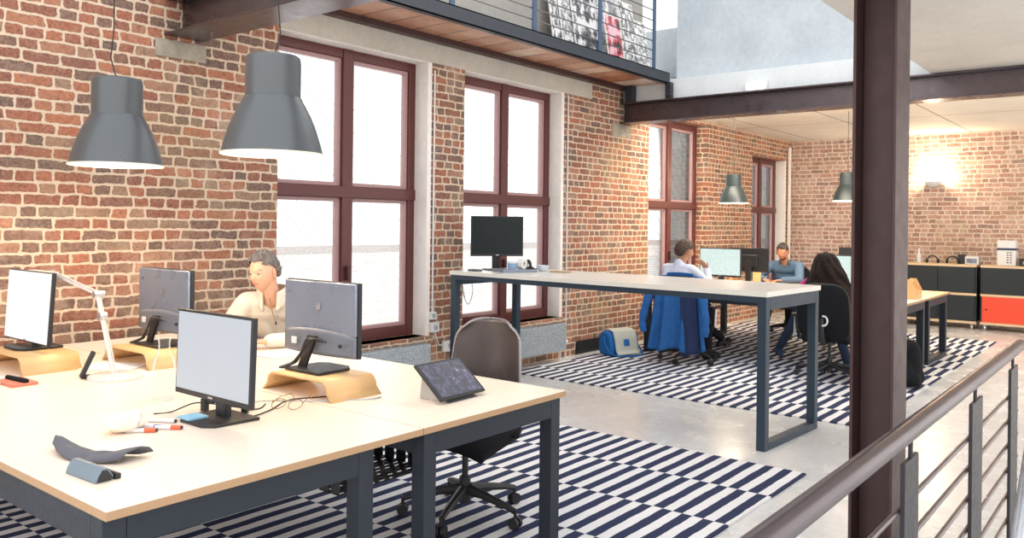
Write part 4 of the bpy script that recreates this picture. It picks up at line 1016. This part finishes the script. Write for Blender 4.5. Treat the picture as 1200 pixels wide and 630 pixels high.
# --- man in the denim shirt
def man_denim():
    t = thing('person', 'dark haired man in a denim blue shirt looking down at the far desk', 'person', (11.12, 4.06, 0))
    def L(x, y, z): return Vector((x-11.12, y-4.06, z))
    f = radians(188); rt = Vector((sin(f), -cos(f), 0)); ff = Vector((cos(f), sin(f), 0))
    pel, ch, nk = L(11.22,4.06,.53), L(11.12,4.06,.82), L(11.02,4.06,1.02)
    hc = L(10.92,4.06,1.165); hm = headmtx(hc, radians(196), .38, 0)
    shR, shL = nk-Vector((0,0,.055))+rt*.18, nk-Vector((0,0,.055))-rt*.18
    elR, elL = L(10.80,4.37,.80), L(10.78,3.78,.80); wrR, wrL = L(10.60,4.18,.795), L(10.62,3.95,.795)
    b = MB(); torso(b, pel, ch, nk, rt, 1.); b.caps(nk-Vector((0,0,.03)), .058, hc+Vector((.03,0,-.03)), .056)
    arm(b, shR, elR, wrR); arm(b, shL, elL, wrL); hand(b, wrR, (-.8,-.6,0), (0,0,-1), -1, .4); hand(b, wrL, (-.8,.6,0), (0,0,-1), 1, .4)
    kR, kL = L(10.82,4.20,.54), L(10.82,3.92,.54); aR, aL = L(10.72,4.22,.10), L(10.75,3.90,.10)
    leg(b, pel+rt*.09, kR, aR); leg(b, pel-rt*.09, kL, aL)
    remesh(b, 'body', M['skin_far'], t, .008, 5, lambda bm: head_into(bm, hm, 48, 36))
    c = MB(); torso(c, pel, ch, nk, rt, 1.02, .014, .18); arm(c, shR, elR, wrR, 1.1, .014); arm(c, shL, elL, wrL, 1.1, .014)
    remesh(c, 'shirt', M['shirt_denim'], t, .011, 5)
    def col(u, v):
        a = radians(-140)+radians(280)*u; d_ = (-ff)*cos(a)+rt*sin(a)
        return nk + d_*(.075+.01*v) + Vector((0,0,-.02+.05*v)) + ff*.015
    MB().grid(col, 24, 4).build('shirt_collar', M['shirt_denim'], t, solid=.006)
    p = MB(); leg(p, pel+rt*.09, kR, aR, 1.05, .012); leg(p, pel-rt*.09, kL, aL, 1.05, .012); p.caps(pel-rt*.08, .10, pel+rt*.08, .10)
    remesh(p, 'trousers', M['trousers'], t, .012, 4)
    shoe(t, aR+Vector((0,0,-.035)), aR+Vector((-.18,0,-.055)), M['shoe']); shoe(t, aL+Vector((0,0,-.035)), aL+Vector((-.18,0,-.055)), M['shoe'])
    hair('hair', M['hair_black'], t, hm, lambda d: short_hair(d, .50, .10, -.5), .010, .2, 46, 9., 60, 44)
    hair('beard', M['hair_black'], t, hm, lambda d: (-.50-d[2]-.25*max(0, .55-abs(d[1]))*(1 if d[0] > .5 and d[2] > -.75 else 0)) if d[0] > .05 else -1, .0035, .2, 46, 3., 60, 44)
    face_parts(t, hm, M['hair_black'])
man_denim()
# --- woman with long hair
def woman():
    t = thing('person', 'woman with long curly dark hair and magenta top seen from behind', 'person', (8.35, 2.66, 0))
    def L(x, y, z): return Vector((x-8.35, y-2.66, z))
    f = radians(12); rt = Vector((sin(f), -cos(f), 0)); ff = Vector((cos(f), sin(f), 0))
    pel, ch, nk = L(8.30,2.62,.53), L(8.38,2.66,.80), L(8.47,2.70,.99)
    hc = L(8.55,2.73,1.12); hm = headmtx(hc, radians(20), .42, 0)
    shR, shL = nk-Vector((0,0,.05))+rt*.15, nk-Vector((0,0,.05))-rt*.15
    elR, elL = L(8.66,2.46,.80), L(8.42,3.10,.74); wrR, wrL = L(8.84,2.60,.79), L(8.64,3.20,.72)
    b = MB(); torso(b, pel, ch, nk, rt, .84, 0, .145); b.caps(nk-Vector((0,0,.03)), .046, hc+Vector((-.02,0,-.03)), .046)
    arm(b, shR, elR, wrR, .85); arm(b, shL, elL, wrL, .85); hand(b, wrR, (1,.1,0), (0,0,-1), -1, .3); hand(b, wrL, (1,-.1,0), (0,0,-1), 1, .4)
    kR, kL = L(8.78,2.70,.54), L(8.62,3.02,.60); aR, aL = L(8.86,2.60,.10), L(8.98,3.36,.17)
    leg(b, pel+rt*.08, kR, aR, .85); leg(b, pel-rt*.08, kL, aL, .85)
    remesh(b, 'body', M['skin_far'], t, .008, 5, lambda bm: head_into(bm, hm, 48, 36))
    c = MB(); torso(c, pel, ch, nk, rt, .86, .014, .145); arm(c, shR, elR, wrR, .9, .014); arm(c, shL, elL, wrL, .9, .014)
    remesh(c, 'top', M['magenta'], t, .011, 5)
    p = MB(); leg(p, pel+rt*.08, kR, aR, .9, .012); leg(p, pel-rt*.08, kL, aL, .9, .012); p.caps(pel-rt*.07, .095, pel+rt*.07, .095)
    remesh(p, 'jeans', M['jeans'], t, .012, 4)
    shoe(t, aR+Vector((0,0,-.035)), aR+Vector((.16,0,-.055)), M['shoe_blue']); shoe(t, aL+Vector((0,0,-.05)), aL+Vector((.15,.10,-.055)), M['shoe_blue'])
    # long hair: a cap over the skull that widens down to the shoulder blades
    top = hc+Vector((-.01,0,.128)); bot = L(8.36,2.62,.74)
    def hf(u, v):
        a = 2*pi*u; ax = top.lerp(bot, v) ; prof = (.03+.085*min(1, v/.22)**.5 if v < .22 else .115+.15*((v-.22)/.78)**.9)
        if v > .93: prof *= 1-.5*(v-.93)/.07
        rx = prof*(.95-.33*min(1, max(0, (v-.05)/.5))); ry = prof*1.05
        if v < .03: rx *= .4; ry *= .4
        p_ = ax + ff*(cos(a)*rx*(1. if cos(a) < 0 else 1-.75*min(1, v/.3)) - .012) + rt*(sin(a)*ry)
        w = noise.noise(Vector((cos(a)*3, sin(a)*3, v*2)))*.016 + noise.noise(Vector((cos(a)*11, sin(a)*11, v*9)))*.014*v + .012*sin(a*9+v*16)*v**.5
        d_ = (p_-ax); 
        return p_ + (d_.normalized()*w if d_.length > .01 else Vector((0,0,0)))
    MB().grid(hf, 72, 50).build('hair', M['hair_long'], t, solid=.004)
    face_parts(t, hm, M['hair_long'])
woman()
# blue coat draped over the chair back
t = thing('coat', 'royal blue coat draped over the back of an office chair', 'coat', (7.93, 4.05, 0), .1)
def coat(u, v):
    y = (u-.5)*2; s_ = v                       # v 0 inside over the top -> 1 bottom hem outside
    top = .955
    if s_ < .12: x = .06-.5*s_*.9; z = top-.10+ .1*sin(s_/.12*pi/2)+.02
    else: k = (s_-.12)/.88; x = .005-.06*min(1,k*3)-.02*k; z = top+.02-k*.80
    k = max(0, (s_-.12)/.88); w = .25+.03*k+ .05*k*k
    fold = .028*sin(y*9+.7)*k + .018*sin(y*17+2)*k
    hem = .05*sin(y*5+1)*k + (.06 if abs(y) > .7 else 0)*k*.5
    return Vector((x+fold-.05*(1-y*y)*k*0, y*w, z+hem*.5-.02*abs(y)**3*(1-k)))
MB().grid(coat, 60, 40).build('coat_body', M['jacket'], t, solid=.008)
for s_, dy in ((1, .06), (-1, -.02)):
    pts = [Vector((-.06, s_*.22, .93)), Vector((-.10, s_*(.27), .86)), Vector((-.12, s_*(.30)+dy*.4, .68)), Vector((-.12, s_*(.31)+dy, .48)), Vector((-.11, s_*(.30)+dy, .36))]
    MB().tube(cat(pts, 6), [.05+.004*sin(k*1.3)-.0006*k for k in range(25)], 14).build('sleeve', M['jacket'], t)
def lining(u, v):
    y = -1+.62*u; k = v; return Vector((-.10+.02*sin(u*9)*k, y*(.27+.05*k)+.06, .80-k*.66+.03*sin(u*4)))
MB().grid(lining, 20, 24).build('coat_lining', M['jacket_dark'], t, solid=.006)
def collar(u, v):
    a = pi*u; return Vector((.01-.03*sin(a)-.012*v, .12*cos(a)*1.2, .985+.035*(v-.5)-.01*cos(a)**2))
MB().grid(collar, 16, 4).build('coat_collar', M['jacket'], t, solid=.01)
# blue messenger bag
t = thing('messenger_bag', 'bright blue bag with a pale grey flap on the rug by the brick wall', 'bag', (8.16, 4.93, .013), radians(-112))
def bb(mb, w, d, h):
    mb.prism([(-d/2,0),(d/2,0),(d/2+.02,h*.3),(d/2-.01,h*.85),(d/2-.06,h),(-d/2+.05,h),(-d/2-.01,h*.8),(-d/2-.02,h*.3)], -w/2, w/2, 'y')
b = MB(); bb(b, .40, .22, .27); b.build('bag_body', M['bag_blue'], t, bevel=.025)
def flap(u, v):
    pr = [(-.08,.283),(.02,.288),(.09,.27),(.125,.20),(.145,.12),(.165,.05),(.20,.02)]; s_ = v*(len(pr)-1); i = min(int(s_), len(pr)-2); fr_ = s_-i
    a, c = pr[i], pr[i+1]; return Vector((a[0]+(c[0]-a[0])*fr_, -.155+.31*u, a[1]+(c[1]-a[1])*fr_+.004))
MB().grid(flap, 10, 18).build('bag_flap', M['bag_flap'], t, solid=.008)
MB().cbox((.147,.0,.15), (.004,.075,.075), (0,-.25,0)).build('flap_patch', M['bag_blue'], t)
MB().tube(cat([(-.02,-.20,.22),(.06,-.23,.12),(.14,-.20,.03),(.22,-.10,.012),(.24,.05,.012),(.18,.2,.02),(.02,.21,.15)]), .009, 8).build('shoulder_strap', M['bag_blue'], t)
# black backpack
t = thing('backpack', 'black backpack on the rug behind the steel column', 'backpack', (8.33, 1.93, .013), .4)
b = MB()
b.caps((0,-.08,.10), .10, (0,.08,.10), .10).caps((0,-.07,.1), .10, (-.02,-.06,.36), .075).caps((0,.07,.1), .10, (-.02,.06,.36), .075).caps((-.02,-.05,.38), .07, (-.02,.05,.38), .07).caps((-.08,-.06,.09), .075, (-.08,.06,.09), .075).caps((-.08,0,.1),.08,(-.07,0,.2),.06)
remesh(b, 'pack_body', M['black_soft'], t, .012, 6)
for s_ in (-1, 1): MB().tube(cat([(.06,s_*.06,.40),(.12,s_*.08,.30),(.13,s_*.10,.16),(.10,s_*.13,.03)]), .014, 8).build('shoulder_strap', M['black'], t)
MB().tube(cat([(-.0,-.04,.44),(-.0,-.02,.475),(-.0,.02,.475),(-.0,.04,.44)]), .008, 8).build('grab_handle', M['black'], t)
# small dark bag under far desk
t = thing('shoulder_bag', 'dark bag on the rug under the far desk beside the black shoes', 'bag', (9.6, 4.55, .013), .3)
b = MB(); b.caps((-.12,0,.09), .085, (.12,0,.09), .085).caps((-.09,0,.12), .08, (.09,0,.17), .06); remesh(b, 'bag_body', M['black_soft'], t, .012, 5)
MB().tube(cat([(-.12,0,.14),(-.08,0,.30),(.05,0,.31),(.13,0,.13)]), .009, 8).build('bag_handle', M['black'], t)

# wooden tool caddy + mug on the far desk
t = thing('wooden_caddy', 'open wooden caddy with a round handle on the far desk end', 'caddy', (9.42, 2.13, DH), 0)
for x in (-.12, .12): MB().prism([(-.085,0),(.085,0),(.085,.10),(.03,.21),(-.03,.21),(-.085,.10)], x-.006, x+.006, 'x').build('end_panel', M['ply'], t)
[MB().box(-.12,.12,q-.005,q+.005,0,.09).build('side_panel', M['ply'], t) for q in (-.08,.08)]; MB().box(-.12,.12,-.08,.08,0,.01).build('caddy_floor', M['ply'], t)
MB().cone((-.13,0,.18), (.13,0,.18), .012).build('handle', M['ply'], t)
def mug(label, loc, m=None):
    t = thing('mug', label, 'mug', loc); MB().lathe([(0,.002),(.034,.002),(.038,.01),(.038,.085),(.035,.085),(.034,.012),(0,.01)], n=24).build('mug_body', M['white_pl'], t)
    MB().tube([(.0,.036+.024*sin(a),.045+.024*cos(a)) for a in [pi*k/10 for k in range(11)]], .005, 8).build('mug_handle', M['white_pl'], t)
mug('white mug beside the wooden caddy', (9.12, 2.13, DH))
t = thing('shelf_crate', 'pale wooden crate between the green monitor and the denim shirted man', 'crate', (10.30, 4.32, DH))
b = MB(); b.box(-.12,.12,-.16,.16,0,.012).box(-.12,.12,-.16,-.148,0,.17).box(-.12,.12,.148,.16,0,.17).box(-.12,.12,-.16,.16,.158,.17); b.build('crate_body', M['ply'], t, bevel=.002)
papers('paper_stack', 'white papers on the far desk under the hands of the denim shirted man', 10.55, 4.06, .21, .30, .2, 3)
tag(MB().box(-.09,.09,-.22,.22,0,.018).build('keyboard', M['black'], loc=(8.98, 2.72, DH), bevel=.004), 'black keyboard in front of the long haired woman', 'keyboard')
tag(MB().box(-.07,.07,-.21,.21,0,.018).build('keyboard', M['white_pl'], loc=(9.02, 4.24, DH), bevel=.004), 'white keyboard in front of the person in lilac', 'keyboard')

# ------------------------------------------------------------------ cabinets on the far wall
CX = 13.80
def cabinet(label, y0, y1, doors):
    t = thing('rolling_cabinet', label, 'cabinet', (CX, (y0+y1)/2, 0), 0, 'black rolling cabinets on the far wall'); h = (y1-y0)/2
    b = MB(); b.box(.02,.5,-h,-h+.02,.12,.93).box(.02,.5,h-.02,h,.12,.93).box(.48,.5,-h,h,.12,.93).build('carcass', M['cab'], t, smooth=False)
    for z0, z1 in ((.09,.125), (.505,.54), (.93,.962)): MB().box(-.004,.5,-h,h,z0,z1).build('shelf_board', M['cab_ply'], t, smooth=False, bevel=.002)
    for (a, c, z0, z1, m) in doors:
        d = MB().box(0,.02,-h+.02+a*(2*h-.04)+.003,-h+.02+c*(2*h-.04)-.003,z0,z1).build('door', M[m], t, smooth=False, bevel=.002)
        yk = -h+.02+c*(2*h-.04)-.06
        MB().cone((-.012,yk,(z0+z1)/2), (0,yk,(z0+z1)/2), .013, n=14).build('knob', M['black'], d)
    for yy in (-h+.06, h-.06):
        for xx in (.06, .44):
            c_ = MB().cone((xx,yy-.014,.036), (xx,yy+.014,.036), .034, n=16).box(xx-.02,xx+.02,yy-.02,yy+.02,.06,.09); c_.build('caster', M['silver'], t)
    return t
T, B_ = (.542,.928), (.127,.503)
cabinet('black two tier rolling cabinet with pale shelf boards left of the orange door', 2.22, 3.26, [(0,.5,*T,'cab'),(.5,1,*T,'cab'),(0,.5,*B_,'cab'),(.5,1,*B_,'cab')])
cabinet('rolling cabinet with an orange red lower door at the right edge', 1.12, 2.17, [(0,.42,*T,'cab'),(.42,1,*T,'cab'),(0,.42,*B_,'cab'),(.42,1,*B_,'cab_orange')])
cabinet('black rolling cabinet mostly hidden behind the steel column', 3.31, 4.35, [(0,.5,*T,'cab'),(.5,1,*T,'cab'),(0,.5,*B_,'cab'),(.5,1,*B_,'cab')])
ZC = .962
def headset(label, y):
    t = thing('headphones', label, 'headphones', (CX+.22, y, ZC), .1, 'headphones on the black cabinet')
    MB().tube([(0,.075*cos(a),.03+.085*sin(a)) for a in [pi*k/14 for k in range(15)]], .010, 8).build('headband', M['black'], t)
    for s_ in (-1, 1): MB().ball((0,s_*.078,.036), (.036,.022,.036), 14).build('ear_cup', M['black'], t)
headset('black headphones standing on the cabinet nearest the white bottle', 2.86); headset('black headphones next to the small white box on the cabinet', 2.58)
t = thing('clock_box', 'small white box on the black cabinet beside the headphones', 'box', (CX+.2, 2.31, ZC)); MB().box(-.06,.06,-.09,.09,0,.12).build('box_body', M['white_pl'], t, bevel=.008); MB().box(-.062,-.06,-.07,.07,.02,.09).build('box_face', M['monitor_back'], t)
t = thing('black_speaker', 'small black speaker behind the white box on the cabinet', 'speaker', (CX+.32, 2.47, ZC)); MB().box(-.06,.06,-.05,.05,0,.14).build('speaker_box', M['black'], t, bevel=.006); MB().cone((-.062,0,.07),(-.058,0,.07),.038,n=20).build('speaker_cone', M['frame_dark'], t)
t = thing('spray_bottle', 'slim white bottle on the black cabinet', 'bottle', (CX+.22, 3.05, ZC)); MB().lathe([(0,0),(.03,0),(.032,.01),(.032,.12),(.012,.16),(.012,.20),(0,.2)], n=18).build('bottle_body', M['white_pl'], t); MB().box(-.04,.015,-.008,.008,.2,.225).build('nozzle', M['white_pl'], t)
t = thing('coffee_machine', 'white upright appliance with a dark band on the right cabinet', 'appliance', (CX+.25, 1.86, ZC))
MB().box(-.12,.12,-.12,.12,0,.23).build('appliance_body', M['white_pl'], t, bevel=.01); MB().box(-.125,.125,-.125,.125,.23,.255).build('dark_band', mat('navy_band', rgb(40,50,90), .4), t, bevel=.004); MB().box(-.12,.12,-.12,.12,.255,.37).build('appliance_lid', M['white_pl'], t, bevel=.012)
b = MB()
for k in range(5): b.box(-.1225,-.1205,-.07,-.045,.04+k*.036,.055+k*.036); b.box(-.1225,-.1205,-.03,-.005,.04+k*.036,.055+k*.036)
b.build('button_column', M['frame_dark'], t)
t = thing('black_box', 'low black box right of the white appliance', 'box', (CX+.25, 1.60, ZC)); MB().box(-.1,.1,-.1,.1,0,.11).build('box_body', M['black'], t, bevel=.006); MB().box(-.102,-.1,-.05,.05,.03,.07).build('box_label', M['silver'], t)

# ------------------------------------------------------------------ camera
cam = bpy.data.cameras.new('camera'); co = bpy.data.objects.new('camera', cam); C.objects.link(co)
F, YAW, ROLL, Y0 = 963.08, 38.645, .668, 261.56
cam.sensor_width = 36; cam.lens = F/1200*36; cam.shift_y = -(315-Y0)/1200; cam.clip_start = .05
d = Vector((cos(radians(YAW)), sin(radians(YAW)), 0)); r_ = Vector((d.y, -d.x, 0)); u_ = Vector((0,0,1))
a = radians(ROLL); r2 = r_*cos(a)+u_*sin(a); u2 = -r_*sin(a)+u_*cos(a)
mw = Matrix((r2, u2, -d)).transposed().to_4x4(); mw.translation = (0,0,HC); co.matrix_world = mw
S.camera = co
# ------------------------------------------------------------------ light
w = bpy.data.worlds.new('World'); S.world = w; w.use_nodes = True; n = w.node_tree; n.nodes.clear()
g = G(n); bg = n.nodes.new('ShaderNodeBackground'); wo = n.nodes.new('ShaderNodeOutputWorld')
tc = n.nodes.new('ShaderNodeTexCoord'); zz = g.sep(tc.outputs['Generated'])[2]
n.links.new(g.ramp(zz, [(.0, (.95,.93,.90)), (.5, (1,.99,.98)), (1, (.90,.95,1))]), bg.inputs[0]); bg.inputs[1].default_value = 1.35
n.links.new(bg.outputs[0], wo.inputs[0])
def area(name, loc, rot, sx, sy, e, col=(1,1,1)):
    L = bpy.data.lights.new(name, 'AREA'); L.shape = 'RECTANGLE'; L.size = sx; L.size_y = sy; L.energy = e; L.color = col
    o = bpy.data.objects.new(name, L); C.objects.link(o); o.location = loc; o.rotation_euler = rot; return o
area('far_room_fill', (9.4, 3.2, 2.93), (0, radians(-20), 0), .45, 3.4, 85, (1,.90,.74))  # added lamp, out of sight behind the beam, to brighten the far room
area('far_ceiling_fill', (9.16, 2.9, 2.86), (0, radians(-105), 0), .12, 3.4, 26, (1,.90,.74))  # second unseen lamp added to lift the far ceiling
L = bpy.data.lights.new('sconce_light', 'POINT'); L.energy = 30; L.color = (1,.82,.55); L.shadow_soft_size = .06
o = bpy.data.objects.new('sconce_light', L); C.objects.link(o); o.location = (FX-.16, 2.96, 2.38)
S.view_settings.view_transform = 'Standard'; S.view_settings.look = 'None'; S.view_settings.exposure = 0.55; S.view_settings.gamma = 1.0
